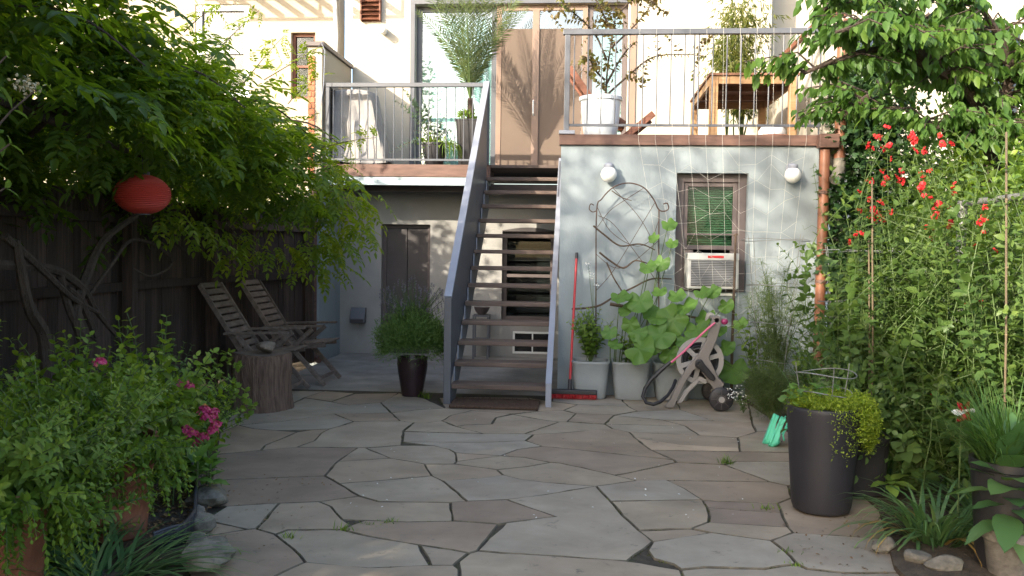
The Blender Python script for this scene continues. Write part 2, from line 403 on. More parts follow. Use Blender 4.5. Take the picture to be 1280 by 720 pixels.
def stonemat():
    m, nt, b = _base('flagstone'); N, L = nt.nodes, nt.links
    oi = N.new('ShaderNodeObjectInfo'); tc = N.new('ShaderNodeTexCoord')
    ad = N.new('ShaderNodeVectorMath'); ad.operation = 'MULTIPLY_ADD'; ad.inputs[1].default_value = (31, 17, 9)
    L.new(oi.outputs['Random'], ad.inputs[0]); L.new(tc.outputs['Object'], ad.inputs[2])
    at = N.new('ShaderNodeAttribute'); at.attribute_type = 'OBJECT'; at.attribute_name = 'tone'
    rp = N.new('ShaderNodeValToRGB'); rp.color_ramp.interpolation = 'LINEAR'
    cols = [(0.0, (0.215, 0.165, 0.127)), (0.25, (0.280, 0.216, 0.155)), (0.5, (0.305, 0.250, 0.182)), (0.75, (0.290, 0.258, 0.208)), (1.0, (0.39, 0.30, 0.21))]
    e = rp.color_ramp.elements
    e[0].color = (*cols[0][1], 1); e[1].color = (*cols[-1][1], 1)
    for p, c in cols[1:-1]: k = e.new(p); k.color = (*c, 1)
    L.new(at.outputs['Fac'], rp.inputs[0])
    mp = N.new('ShaderNodeMapping'); mp.inputs['Scale'].default_value = (1.0, 1.25, 1); L.new(ad.outputs[0], mp.inputs[0])
    nz = N.new('ShaderNodeTexNoise'); nz.inputs['Scale'].default_value = 2.6; nz.inputs['Detail'].default_value = 9; nz.inputs['Roughness'].default_value = .65
    nz.inputs['Distortion'].default_value = .3
    L.new(mp.outputs[0], nz.inputs[0])
    mr = N.new('ShaderNodeMapRange'); mr.inputs[1].default_value = .3; mr.inputs[2].default_value = .72; mr.inputs[3].default_value = .74; mr.inputs[4].default_value = 1.22
    L.new(nz.outputs['Fac'], mr.inputs[0])
    mu = N.new('ShaderNodeMixRGB'); mu.blend_type = 'MULTIPLY'; mu.inputs[0].default_value = 1
    L.new(rp.outputs[0], mu.inputs[1]); L.new(mr.outputs[0], mu.inputs[2])
    n2 = N.new('ShaderNodeTexNoise'); n2.inputs['Scale'].default_value = 1.7; n2.inputs['Detail'].default_value = 6; L.new(ad.outputs[0], n2.inputs[0])
    r2 = N.new('ShaderNodeValToRGB'); r2.color_ramp.elements[0].position = .53; r2.color_ramp.elements[1].position = .75; r2.color_ramp.elements[1].color = (.55, .55, .55, 1)
    L.new(n2.outputs['Fac'], r2.inputs[0])
    m2 = N.new('ShaderNodeMixRGB'); m2.inputs[2].default_value = (0.20, 0.135, 0.095, 1)     # iron-stained streaks
    L.new(r2.outputs[0], m2.inputs[0]); L.new(mu.outputs[0], m2.inputs[1])
    n4 = N.new('ShaderNodeTexNoise'); n4.inputs['Scale'].default_value = 9; n4.inputs['Detail'].default_value = 8; n4.inputs['Roughness'].default_value = .75; L.new(ad.outputs[0], n4.inputs[0])
    r4 = N.new('ShaderNodeValToRGB'); r4.color_ramp.elements[0].position = .60; r4.color_ramp.elements[1].position = .70; r4.color_ramp.elements[1].color = (.8, .8, .8, 1)
    L.new(n4.outputs['Fac'], r4.inputs[0])
    m4 = N.new('ShaderNodeMixRGB'); m4.inputs[2].default_value = (0.07, 0.065, 0.055, 1)    # small lichen and dirt specks
    L.new(r4.outputs[0], m4.inputs[0]); L.new(m2.outputs[0], m4.inputs[1])
    L.new(m4.outputs[0], b.inputs['Base Color'])
    b.inputs['Roughness'].default_value = .62; b.inputs['Specular IOR Level'].default_value = .35
    n3 = N.new('ShaderNodeTexNoise'); n3.noise_type = 'RIDGED_MULTIFRACTAL'; n3.inputs['Scale'].default_value = 1.6; n3.inputs['Detail'].default_value = 9; n3.inputs['Roughness'].default_value = .5
    L.new(mp.outputs[0], n3.inputs[0])
    bp = N.new('ShaderNodeBump'); bp.inputs['Strength'].default_value = .7; bp.inputs['Distance'].default_value = .05
    L.new(n3.outputs['Fac'], bp.inputs['Height']); L.new(bp.outputs[0], b.inputs['Normal'])
    return m
M_FLAG = stonemat()
M_FEDGE = mat('flagstone_dirty_edge', (0.060, 0.050, 0.035), 0.9, 0.4, 9, 0.5, 80, col2=(0.19, 0.16, 0.115))

# ------------------------------------------------------------------ ground, slab, patio
gm = MB().box(-200, 200, -150, 260, -0.5, -0.08)
struct(gm.build('ground', M_SOIL))
struct(MB().box(-3.95, 3.2, -2.0, 9.11, -0.078, -0.010).build('patio_bedding', M_JOINT))
sl_ = MB().box(-3.42, -0.262, 9.12, 12.6, -0.07, -0.012)
struct(sl_.build('concrete_slab', M_CONC, bevel=0.008))
patio = thing('patio', None, None); struct(patio)
STONES = '''345,488 406,489 380,497 366,504 320,505 300,497|406,489 443,492 414,502 380,497|443,492 498,491 485,500 476,503 436,506 414,502|300,513 320,505 366,504 380,497 414,502 436,506 476,503 489,516 417,517 350,527 297,531
350,527 417,517 442,527 424,533 412,536 391,537 344,538 318,536 297,531|417,517 489,516 500,526 442,527|297,531 318,536 344,538 371,540 331,557 326,563 260,569 262,548|371,540 391,537 412,536 402,541 393,551 371,559 326,563 331,557
442,527 500,526 518,528 504,539 502,557 457,560 447,560 371,559 393,551 402,541 412,536 424,533|260,569 326,563 371,559 447,560 422,577 406,595 294,599 250,602|250,602 294,599 406,595 424,605 449,620 399,627 349,629 283,633 250,630
447,560 457,560 488,573 422,577|422,577 488,573 514,577 531,580 540,595 486,600 424,605 406,595|457,560 502,557 542,557 562,562 569,566 571,577 568,580 531,580 514,577 488,573|424,605 486,600 540,595 553,601 584,627 563,628 474,627 449,620
399,627 449,620 474,627 563,628 566,651 511,652 456,650 428,649 414,633|283,633 349,629 320,661 309,662 257,650|349,629 399,627 414,633 428,649 439,656 427,662 360,662 344,668 320,661|309,662 320,661 344,668 367,686 382,703 345,720 330,742 235,742 240,690 255,671|257,650 309,662 255,671 244,660
344,668 360,662 427,662 460,670 524,681 538,707 460,710 382,703 367,686|439,656 456,650 511,652 566,651 623,655 597,688 586,691 565,687 524,681 460,670 427,662|524,681 565,687 586,691 572,702 567,707 538,707|382,703 460,710 538,707 567,707 574,712 570,742 330,742 345,720
563,628 584,627 633,625 694,646 632,654 623,655 566,651|586,691 597,688 629,691 700,695 784,701 800,703 851,712 860,742 570,742 574,712 572,702|633,625 680,619 745,608 763,627 778,645 798,663 816,677 784,701 700,695 629,691 597,688 632,654 694,646
745,608 796,601 833,600 856,611 878,625 763,627|763,627 878,625 884,634 887,645 886,653 865,661 798,663 778,645|798,663 865,661 888,666 830,675 816,677|865,661 886,653 985,659 991,666 964,676 888,666|888,666 964,676 981,689 996,705 955,711 880,709 851,712 841,705 816,698 809,688 816,677 830,675
964,676 991,666 1073,671 1130,676 1140,716 1055,716 1009,711 996,705 981,689|851,712 880,709 955,711 996,705 1009,711 1055,716 1140,716 1150,742 860,742|878,625 972,629 977,641 884,634|884,634 977,641 985,659 886,653 887,645
833,600 962,602 985,607 990,622 972,629 878,625 856,611|972,629 990,622 1110,624 1130,676 1073,671 991,666 985,659 977,641|476,503 498,491 530,498 556,510 523,512 489,516|489,516 523,512 556,510 590,513 564,519 552,526 534,528 518,528 500,526|564,519 590,513 640,517 620,522 615,530 585,531 570,533 552,526
556,510 548,497 600,496 660,497 672,514 640,517 590,513|641,518 675,524 699,527 656,542 604,542 570,533 585,531 615,530 620,522|518,528 534,528 552,526 570,533 604,542 504,539|504,539 604,542 656,542 667,543 657,551 600,553 503,552|503,552 600,553 657,551 678,558 647,562 626,570 569,566 562,562 542,557
569,566 626,570 600,573 571,577|568,580 571,577 600,573 626,570 656,572 688,578 660,583 621,587|626,570 647,562 678,558 700,560 756,566 842,575 845,578 781,592 768,594 756,591 700,579 688,578 656,572|621,587 660,583 688,578 700,579 756,591 768,594 796,601 745,608 680,603 649,599 629,594
531,580 568,580 621,587 629,594 600,598 553,601 540,595|553,601 600,598 629,594 649,599 680,603 745,608 680,619 633,625 584,627|667,543 700,541 766,536 786,540 793,547 814,563 842,575 756,566 700,560 678,558 657,551|699,527 709,527 756,530 766,536 700,541 667,543 656,542
641,518 672,514 704,513 720,517 709,527 699,527 675,524|720,517 768,519 756,530 709,527|704,513 722,506 785,508 797,514 768,519 720,517|672,514 660,497 690,502 722,506 704,513|722,506 690,502 690,492 772,494 785,508|772,494 845,498 850,512 797,514 785,508
768,519 797,514 850,512 893,526 829,525|850,512 845,498 935,500 940,528 893,526|768,519 829,525 856,532 756,530|756,530 856,532 874,544 786,540 766,536|829,525 893,526 940,528 945,540 922,547 874,544 856,532|786,540 874,544 922,547 924,560 850,556 793,547
793,547 850,556 924,560 925,565 814,563|814,563 925,565 937,565 990,566 990,577 920,577 906,581 845,578 842,575|922,547 945,540 1000,536 1010,566 990,566 937,565 925,565 924,560|845,578 906,581 957,600 962,602 833,600 796,601 768,594 781,592|906,581 920,577 990,577 1020,600 985,607 962,602 957,600
990,577 990,566 1010,566 1100,572 1110,624 990,622 985,607 1020,600|297,531 262,548 235,540 250,515 300,513|250,602 260,569 262,548 235,540 215,565 205,600|945,540 940,528 935,500 990,505 1000,536'''
TONE = {5: .25, 9: .02, 10: .05, 12: .32, 15: .45, 18: .12, 20: .58, 21: .18, 26: .62, 27: .72, 28: .48, 45: .72, 51: .78, 53: .5, 55: .3, 57: 1.0, 58: .8, 66: 1.0, 39: .45, 43: .55, 64: .9, 46: .9, 50: .35, 34: .0, 35: .0}
def inset_poly(P, g):
    n = len(P); out = []
    for i in range(n):
        a, b, c = P[i-1], P[i], P[(i+1) % n]
        d1 = nrm(b-a); d2 = nrm(c-b)
        n1 = np.array([-d1[1], d1[0]]); n2 = np.array([-d2[1], d2[0]])
        k = nrm(n1+n2); s = max(.45, float(k@n1))
        out.append(b+k*min(g/s, g*2.0))
    return np.array(out)
def area(P): return .5*sum(P[i-1][0]*P[i][1]-P[i][0]*P[i-1][1] for i in range(len(P)))
def stone(P, idx, tone=None, zt=0.0, gap=.0035):
    """one flagstone from its outline on the ground: worn edge, slight tilt"""
    P = np.asarray(P)
    if area(P) < 0: P = P[::-1]
    # finer, slightly uneven outline
    Q = []
    rs = random.Random(idx*13+5)
    for i in range(len(P)):
        a, b = P[i], P[(i+1) % len(P)]; ln = np.linalg.norm(b-a); k = max(1, int(ln/.09))
        nn = np.array([-(b-a)[1], (b-a)[0]])/max(ln, 1e-6)
        for j in range(k):
            q = a+(b-a)*j/k
            if j: q = q+nn*rs.uniform(-.006, .006)
            Q.append(q)
    Q = np.array(Q)
    A = inset_poly(Q, gap+rs.uniform(0, .003)); B = inset_poly(A, .0045)
    c = A.mean(0); n = len(A)
    tx, ty = rs.uniform(-.003, .003), rs.uniform(-.003, .003); h = zt+rs.uniform(-.003, .003)
    zf = lambda p: h+(p[0]-c[0])*tx+(p[1]-c[1])*ty
    mb = MB()
    mb.v += [(p[0], p[1], -.05) for p in A]+[(p[0], p[1], zf(p)-.006) for p in A]+[(p[0], p[1], zf(p)) for p in B]
    for i in range(n):
        j = (i+1) % n; mb.f += [(i, j, n+j, n+i), (n+i, n+j, 2*n+j, 2*n+i)]
    mb.f.append(tuple(range(2*n, 3*n)))
    o = mb.build('flagstone', M_FLAG, patio, loc=(c[0], c[1], 0)); o.location = (c[0], c[1], 0)
    o.data.materials.append(M_FEDGE)
    for pl_ in o.data.polygons: pl_.material_index = 0 if len(pl_.vertices) > 4 or len(P) == 4 and pl_.index == 2*n else 1
    o['tone'] = float(rs.choice([.15, .3, .42, .5, .5, .6, .68])+rs.uniform(-.06, .06) if tone is None else tone)
    return o
polys = []
for line in STONES.split('\n'):
    for s_ in line.split('|'):
        polys.append([tuple(map(float, q.split(','))) for q in s_.split()])
for i, pl in enumerate(polys):
    stone([gnd(x, y)[:2] for x, y in pl], i, TONE.get(i))
# the flags go on toward and behind the viewer
yy = 3.72
k_ = 500
for row, hh in enumerate((.62, .7, .6, .75, .66)):
    xs = [-1.9-.12*row]
    while xs[-1] < 1.5: xs.append(xs[-1]+random.uniform(.55, 1.0))
    for a, b in zip(xs[:-1], xs[1:]):
        o1, o2 = .06*math.sin(a*5), .06*math.sin(b*5)
        stone([(a+o1, yy-hh), (b+o2, yy-hh), (b-o2, yy-.01), (a-o1, yy-.01)], k_); k_ += 1
    yy -= hh

# soil beds on both sides
def bed(name, poly, z, m):
    return struct(MB().prism([(p[0], p[1], -.075) for p in poly], (0, 0, z+.075)).build(name, m))
bed('garden_soil', [(-1.72, -1), (-1.80, 3.9), (-2.13, 4.9), (-2.9, 6.9), (-3.35, 8.2), (-4.05, 8.4), (-4.05, -1)], .03, M_SOIL)
bed('garden_soil', [(1.40, -1), (1.50, 4.3), (1.75, 5.3), (1.72, 8.0), (1.62, 9.28), (8.5, 9.28), (8.5, -1)], .025, M_SOIL)

# ------------------------------------------------------------------ buildings
def wallholes(x0, x1, z0, z1, y0, y1, holes):
    mb = MB()
    xs = sorted({x0, x1, *[h[0] for h in holes], *[h[1] for h in holes]}); zs = sorted({z0, z1, *[h[2] for h in holes], *[h[3] for h in holes]})
    for a, b in zip(xs[:-1], xs[1:]):
        run = None
        for c, d in zip(zs[:-1], zs[1:]):
            inside = any(h[0] <= a and b <= h[1] and h[2] <= c and d <= h[3] for h in holes)
            if inside:
                if run: mb.box(a, b, y0, y1, *run)
                run = None
            else: run = (run[0], d) if run else (c, d)
        if run: mb.box(a, b, y0, y1, *run)
    return mb
def framed(parent, name, x0, x1, z0, z1, y, w, d, m, pane=None, panem=None, mull=(), label=None):
    """frame of four bars round an opening, with optional pane behind"""
    f = MB(); f.box(x0, x0+w, y, y+d, z0, z1); f.box(x1-w, x1, y, y+d, z0, z1)
    f.box(x0+w, x1-w, y+.002, y+d, z0, z0+w); f.box(x0+w, x1-w, y+.002, y+d, z1-w, z1)
    for q in mull:
        if q[0] == 'h': f.box(x0+w, x1-w, y+.004, y+d-.004, q[1]-q[2]/2, q[1]+q[2]/2)
        else: f.box(q[1]-q[2]/2, q[1]+q[2]/2, y+.006, y+d-.006, z0+w, z1-w)
    o = f.build(name, m, parent, bevel=.003)
    if pane is not None: MB().box(x0+w, x1-w, y+pane, y+pane+.006, z0+w, z1-w).build('pane', panem, o)
    if label: o['label'] = label
    return o
ZD = 2.60
YF = 13.0          # upper facade
YB = 12.4          # wall under the balcony
XL = -3.46         # left corner of the recess
# middle house
house = thing('row_house', 'cream stucco row house wall with tall sliding glass doors behind the decks', 'house', (-.5, YF, 0))
H_SL = (-2.52, .58, ZD, 5.06)
wallholes(XL+.0, 2.60, ZD-.12, 8.6, YF, YF+.3, [H_SL]).build('wall', M_WHITE_WALL, house)
# basement wall under the left balcony
d0, d1 = atY(477, 280, YB), atY(538, 280, YB)
w0, w1 = atY(628, 288, YB), atY(692, 402, YB)
v0, v1 = atY(641, 414, YB), atY(690, 443, YB)
HD = (float(d0[0]), float(d1[0]), -.06, float(d0[2])); HW = (float(w0[0]), float(w1[0]), float(w1[2]), float(w0[2])); HV = (float(v0[0]), float(v1[0]), float(v1[2]), float(v0[2]))
wallholes(XL-.002, -.24, -.075, ZD-.24, YB, YB+.25, [HD, HW, HV]).build('basement_wall', M_BASEW, house)
MB().box(XL-.16, XL, 11.42, YB+.25, -.075, ZD-.26).build('side_wall', M_STUCCO, house)
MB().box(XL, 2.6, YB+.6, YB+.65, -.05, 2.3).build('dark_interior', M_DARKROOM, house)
# basement door: two leaves
dr = framed(house, 'basement_door', HD[0]+.001, HD[1]-.001, -.06, HD[3]-.001, YB+.10, .05, .06, M_FRAME)
mid = (HD[0]+HD[1])/2
for a, b in ((HD[0]+.05, mid-.004), (mid+.004, HD[1]-.05)):
    lf = MB().box(a, b, YB+.125, YB+.155, -.05, HD[3]-.05).build('door_leaf', M_DARK, dr, bevel=.003)
MB().tube([(mid+.03, YB+.10, .92), (mid+.03, YB+.125, .92)], .02, 10).build('door_knob', M_STEEL, dr)
bw = framed(house, 'basement_window', HW[0]+.001, HW[1]-.001, HW[2]+.001, HW[3]-.001, YB+.08, .06, .06, M_FRAME, .03, M_GLASS_D, [('h', (HW[2]+HW[3])/2, .045)])
for k in range(14):
    z = HW[2]+.1+k*(HW[3]-HW[2]-.2)/13
    MB().bar((HW[0]+.07, YB+.19, z), (HW[1]-.07, YB+.19, z), .05, .004, (0, .5, 1)).build('blind_slat', M_DARK, bw)
ar = MB()   # shallow arched head over the window
ar.prism([(HW[0]+(HW[1]-HW[0])*i/8, YB-.012, HW[3]+.045*math.sin(math.pi*i/8)) for i in range(9)]+[(HW[1], YB-.012, HW[3]-.012), (HW[0], YB-.012, HW[3]-.012)], (0, .010, 0)).build('window_head', M_DARK, house)
framed(house, 'low_window', HV[0]+.001, HV[1]-.001, HV[2]+.001, HV[3]-.001, YB-.01, .028, .06, M_WHITEP, .03, M_SCREEN, [('v', (HV[0]+HV[1])/2, .02)])
# sliding doors upstairs
M_CURT = mat('sky_reflection_curtain', (0.62, 0.80, 0.80), 0.8, 0.06, 2, 0.1, 10, stretch=(9, 9, .3))  # pale cyan of the sky's reflection is put into the curtain colour
M_BEIGE = mat('beige_screen', (0.135, 0.098, 0.074), 0.8, 0.06, 2, 0.0)
M_JADE = mat('jade_curtain', (0.28, 0.56, 0.44), 0.8, 0.06, 2, 0.1, 10, stretch=(9, 9, .3))
M_TANF = mat('tan_door_frame', (0.23, 0.155, 0.115), 0.5, 0.08, 4, 0.05)
sx = [H_SL[0]+.004, -1.33, -.62, .0, H_SL[1]-.004]
def slide(x0, x1, y, fm, pm, back):
    o = framed(house, 'sliding_door', x0, x1, ZD+.01, H_SL[3]-.004, y, .075, .05, fm, .02, pm)
    if back:
        n = 40; P = []
        for z in (ZD+.1, H_SL[3]-.1): P.append([(x0+.06+(x1-x0-.12)*i/n, y+.16+.022*math.sin(i*1.9)+.01*math.sin(i*.7), z) for i in range(n+1)])
        MB().grid(P).build('curtain', back, o, smooth=True)
    return o
slide(sx[0], sx[1], YF+.12, M_STEEL, M_GLASS, M_CURT)
s2 = slide(sx[1]+.003, sx[3], YF+.06, M_TANF, M_GLASS, None)
MB().box(sx[1]+.08, sx[3]-.08, YF+.070, YF+.074, ZD+.086, 4.72).build('screen_panel', M_BEIGE, s2)
MB().box(-.80, -.70, YF+.045, YF+.098, ZD+.08, H_SL[3]-.08).build('door_stile', M_TANF, s2, bevel=.004)
MB().tube([(-.775, YF+.045, 3.46), (-.775, YF+.0, 3.48), (-.775, YF+.0, 3.66), (-.775, YF+.045, 3.68)], .011, 8).build('door_handle', M_WHITEP, s2, smooth=True)
slide(sx[3]+.003, sx[4], YF+.10, M_FRAME, M_GLASS, M_JADE)
MB().box(H_SL[1]+.03, H_SL[1]+.12, YF-.03, YF-.002, ZD, 5.3).build('tan_trim', M_TANF, house, bevel=.004)
MB().box(H_SL[0]-.07, H_SL[0]-.002, YF-.03, YF-.002, ZD, 5.13).build('door_jamb', M_STEEL, house, bevel=.003)
MB().box(H_SL[0]-.07, H_SL[1]+.02, YF-.032, YF-.002, H_SL[3]+.002, H_SL[3]+.09).build('door_head', M_STEEL, house, bevel=.003)
MB().box(-3.5, 2.6, YF+1.2, YF+1.25, ZD, 5.3).build('inner_wall', M_BEIGE, house)
# vent above, spout under it
vx, vy = atY(452, 0, YF), atY(477, 27, YF)
vt = MB().box(vx[0], vy[0], YF-.02, YF-.002, vy[2], vx[2]+.08).build('wall_vent', M_REDWOOD, house)
for q_ in (vx[0], vy[0]-.02): MB().box(q_, q_+.02, YF-.09, YF-.022, vy[2], vx[2]+.08).build('vent_side', M_REDWOOD, vt)
for k in range(5):
    z = vy[2]+.02+k*.065
    MB().bar((vx[0]+.022, YF-.05, z+.015), (vy[0]-.022, YF-.05, z+.015), .075, .012, (0, -.55, 1)).build('louvre', M_REDWOOD, vt)
sp = atY(480, 39, YF); MB().tube([(sp[0], YF-.002, sp[2]), (sp[0], YF-.22, sp[2]-.02)], .055, 12).build('spout', M_WHITEP, house, smooth=True)
for xx in (419, 433):
    a = atY(xx, 95, YF); MB().tube([(a[0], YF-.03, a[2]-.1), (a[0]+.02, YF-.03, 4.6), (a[0]-.01, YF-.035, 5.3), (a[0], YF-.03, 8.2)], .012 if xx > 420 else .03, 6).build('cable', M_WHITEP, house, smooth=True)

# left neighbour house: plain wall with a sash window and a small dark window
nl = thing('neighbour_house', 'beige stucco neighbour wall with a white framed sash window above the vine', 'house', (-6, YF, 0))
a0, a1 = atY(243, 5, YF), atY(311, 95, YF); b0, b1 = atY(363, 40, YF), atY(393, 123, YF)
HA = (float(a0[0]), float(a1[0]), float(a1[2])-.25, float(a0[2])); HB = (float(b0[0]), float(b1[0]), float(b1[2]), float(b0[2]))
wallholes(-11.0, XL-.20, -.075, 8.4, YF+.03, YF+.3, [HA, HB]).build('wall', M_CREAM, nl)
M_GREYG = mat('grey_window_screen', (0.20, 0.20, 0.20), 0.35, 0.2, 1.5, 0, spec=.5)
w_ = framed(nl, 'window', HA[0]+.001, HA[1]-.001, HA[2]+.001, HA[3]-.001, YF+.05, .09, .1, M_WHITEP, .05, M_SCREEN, [('h', HA[2]+.62, .06)])
MB().box(HA[0]+.09, HA[1]-.09, YF+.16, YF+.17, HA[2]+.09, HA[3]-.09).build('window_screen', M_GREYG, w_)
for s_ in (-1, 1):
    cxm = (HA[0]+HA[1])/2
    n = 16; MB().grid([[(cxm+s_*(.08+.30*i/n), YF+.145+.012*math.sin(i*1.7), z) for i in range(n+1)] for z in (HA[2]+.7, HA[3]-.1)]).build('curtain', M_WHITEP, w_, smooth=True)
MB().box(HA[0]-.06, HA[1]+.06, YF-.03, YF+.028, HA[2]-.07, HA[2]-.002).build('window_sill', M_WHITEP, nl, bevel=.005)
w2 = framed(nl, 'small_window', HB[0]+.001, HB[1]-.001, HB[2]+.001, HB[3]-.001, YF+.10, .045, .08, M_REDWOOD, .04, M_SCREEN, [('h', (HB[2]+HB[3])/2, .035)])
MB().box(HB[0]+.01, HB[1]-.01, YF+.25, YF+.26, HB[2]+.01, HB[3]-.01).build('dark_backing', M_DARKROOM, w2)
MB().box(HB[0]+.14, HB[1]-.06, YF+.2, YF+.21, HB[2]+.06, (HB[2]+HB[3])/2-.05).build('window_blind', M_WHITEP, w2)
# neighbour's fire escape, just above the picture: its bars stripe the wall with shadow
fe = thing('fire_escape', 'iron fire escape landing on the beige neighbour wall', 'fire escape', (-4.8, YF, 5.5))
for k in range(9): MB().box(-6.1+k*.30, -6.1+k*.30+.09, YF-1.15, YF+.028, 5.52, 5.56).build('bar', M_DARK, fe)
for y in (YF-1.18, YF-.6): MB().box(-6.2, -3.6, y, y+.03, 5.48, 5.518).build('bearer', M_DARK, fe)
for x in (-6.2, -4.9, -3.63): MB().box(x, x+.03, YF-1.18, YF-1.15, 5.52, 6.5).build('post', M_DARK, fe)
MB().box(-6.2, -3.6, YF-1.18, YF-1.15, 6.502, 6.54).build('top_rail', M_DARK, fe)
# right neighbour house
nr = thing('neighbour_house', 'white stucco neighbour wall seen through the tree branches', 'house', (5, YF+.6, 0))
HC = [(3.55, 4.35, 3.3, 4.9), (5.6, 6.4, 3.3, 4.9), (3.6, 4.4, .3, 2.1)]
wallholes(2.605, 11.0, -.075, 8.2, YF+.62, YF+.9, HC).build('wall', M_WHITE_WALL, nr)
for h in HC:
    w_ = framed(nr, 'window', h[0]+.001, h[1]-.001, h[2]+.001, h[3]-.001, YF+.66, .07, .08, M_WHITEP, .04, M_SCREEN, [('h', (h[2]+h[3])/2, .05)])
    MB().box(h[0]+.01, h[1]-.01, YF+.82, YF+.83, h[2]+.01, h[3]-.01).build('window_shade', M_GREYG, w_)
    MB().box(h[0]-.05, h[1]+.05, YF+.56, YF+.615, h[2]-.07, h[2]-.002).build('window_sill', M_WHITEP, nr)

# party walls beside the decks
pw = thing('party_wall', 'cream party wall with brown coping and brick end beside the grill', 'wall', (XL-.1, 12, ZD))
MB().box(XL-.19, XL-.005, 11.50, YF-.035, ZD-.3, 4.12).build('wall', M_CREAM, pw)
MB().box(XL-.22, XL+.03, 11.46, YF-.036, 4.122, 4.18).build('coping', M_FRAME, pw, bevel=.006)
M_BRICK = mat('red_brick', (0.40, 0.15, 0.075), 0.85, 0.3, 12, 0.4, 60, objrand=.2)
bk = None
for k in range(22):
    z = ZD-.28+k*.0765
    for j in range(2 if k % 2 else 1):
        wds = [(XL-.188, XL-.100)] if k % 2 == 0 else [(XL-.188, XL-.148), (XL-.139, XL-.100)]
        MB().box(wds[j][0], wds[j][1], 11.485, 11.498, z, z+.066).build('brick', M_BRICK, pw)
MB().tube([(XL-.05, 11.47, 4.1), (XL-.0, 11.45, 4.16), (XL+.05, 11.44, 4.05), (XL+.03, 11.45, 3.6), (XL-.03, 11.46, 3.2)], .006, 5).build('cable', M_STEEL_L, pw, smooth=True)
pr = thing('party_wall', 'white party wall with brown coping beside the teak table', 'wall', (2.5, 11, ZD))
MB().box(2.42, 2.585, 9.34, YF-.035, ZD-.3, 3.90).build('wall', M_WHITE_WALL, pr)
MB().box(2.39, 2.62, 9.32, YF-.036, 3.902, 3.96).build('coping', M_REDWOOD, pr, bevel=.006)

# blue-grey extension with the window
YW = 9.30
ext = thing('stucco_extension', 'pale blue grey stucco extension with dark framed window under the upper deck', 'extension', (1.05, YW, 0))
e0, e1 = atY(846, 216, YW), atY(932, 366, YW)
HX = (float(e0[0]), float(e1[0]), float(e1[2]), float(e0[2]))
WX0, WX1 = -.255, 2.37
wallholes(WX0, WX1, -.075, 2.59, YW, YW+.25, [HX]).build('wall', M_STUCCO, ext)
MB().box(WX0, WX0+.25, YW+.252, YB+.25, -.075, 2.59).build('side_wall', M_STUCCO, ext)
MB().box(WX1-.2, WX1, YW+.252, YF-.04, -.075, 2.59).build('side_wall', M_STUCCO, ext)
MB().box(WX0-.02, WX1+.02, YW-.035, YW+.12, 2.592, 2.70).build('fascia', M_RUST, ext, bevel=.005)
MB().box(WX0+.0, 2.415, YW+.122, YF-.002, 2.592, 2.645).build('deck_floor', M_TREAD, ext)
MB().box(WX0-.025, WX0+.14, YW-.05, YW+.10, 2.702, 2.74).build('corner_block', M_STEEL_L, ext, bevel=.004)
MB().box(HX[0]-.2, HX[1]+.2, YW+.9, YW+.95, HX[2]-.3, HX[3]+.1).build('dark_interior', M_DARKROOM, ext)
win = framed(ext, 'window', HX[0]+.001, HX[1]-.001, HX[2]+.001, HX[3]-.001, YW+.09, .085, .09, M_FRAME, None, None)
zm = HX[2]+.44
sash = framed(ext, 'window_sash', HX[0]+.087, HX[1]-.087, zm, HX[3]-.087, YW+.115, .045, .04, M_FRAME, .02, M_GLASS_D, [('h', zm+.16, .02)])
M_BLIND = mat('green_blind', (0.15, 0.30, 0.17), 0.6, 0.1, 3, 0)
for k in range(24):
    z = zm+.05+k*(HX[3]-zm-.19)/23
    MB().bar((HX[0]+.10, YW+.20, z), (HX[1]-.10, YW+.20, z), .036, .003, (0, -.75, 1)).build('blind_slat', M_BLIND, win)
MB().box(HX[0]+.087, HX[0]+.20, YW+.13, YW+.15, HX[2]+.087, zm-.002).build('filler_panel', M_FRAME, win)
MB().box(HX[1]-.15, HX[1]-.087, YW+.13, YW+.15, HX[2]+.087, zm-.002).build('filler_panel', M_FRAME, win)
MB().box(HX[0]+.30, HX[1]-.10, YW-.03, YW+.088, HX[2]-.035, HX[2]-.004).build('window_sill', M_WHITEP, ext, bevel=.004)
# conduits and the copper downpipes at the corner
dp = thing('downpipe', 'copper brown downpipe running down the corner of the blue grey wall', 'pipe', (2.36, YW-.07, 0))
MB().tube([(2.41, YW-.075, 2.55), (2.405, YW-.075, 1.5), (2.395, YW-.075, .05)], .052, 14).build('pipe', M_COPPER, dp, smooth=True)
MB().box(2.33, 2.53, YW-.16, YW-.037, 2.56, 2.70).build('hopper', M_RUST, dp, bevel=.01)
for z in (2.1, 1.2, .5): MB().lathe((2.405, YW-.075, z), [(.053, 0), (.06, .004), (.06, .03), (.053, .034)], 14).build('bracket', M_RUST, dp)
dp2 = thing('downpipe', 'short copper downpipe with grey elbow beside the party wall end', 'pipe', (2.6, YW-.05, 2.2))
MB().tube([(2.56, YW-.05, 3.85), (2.56, YW-.05, 2.45)], .055, 14).build('pipe', M_COPPER, dp2, smooth=True)
MB().tube([(2.56, YW-.05, 2.46), (2.56, YW-.06, 2.36), (2.53, YW-.11, 2.28), (2.49, YW-.15, 2.24)], [.06, .062, .06, .058], 14).build('elbow', M_STONE, dp2, smooth=True)
MB().box(2.50, 2.62, YW-.0, YW+.02, 3.3, 3.36).build('bracket', M_RUST, dp2)
pl_ = thing('downpipe', 'dark brown pipe at the end of the fence beside the recess corner', 'pipe', (XL-.08, 11.34, 0))
MB().tube([(XL-.06, 11.34, 2.3), (XL-.06, 11.34, .12), (XL-.02, 11.28, .04), (XL+.06, 11.22, .03)], .045, 12).build('pipe', M_RUST, pl_, smooth=True)
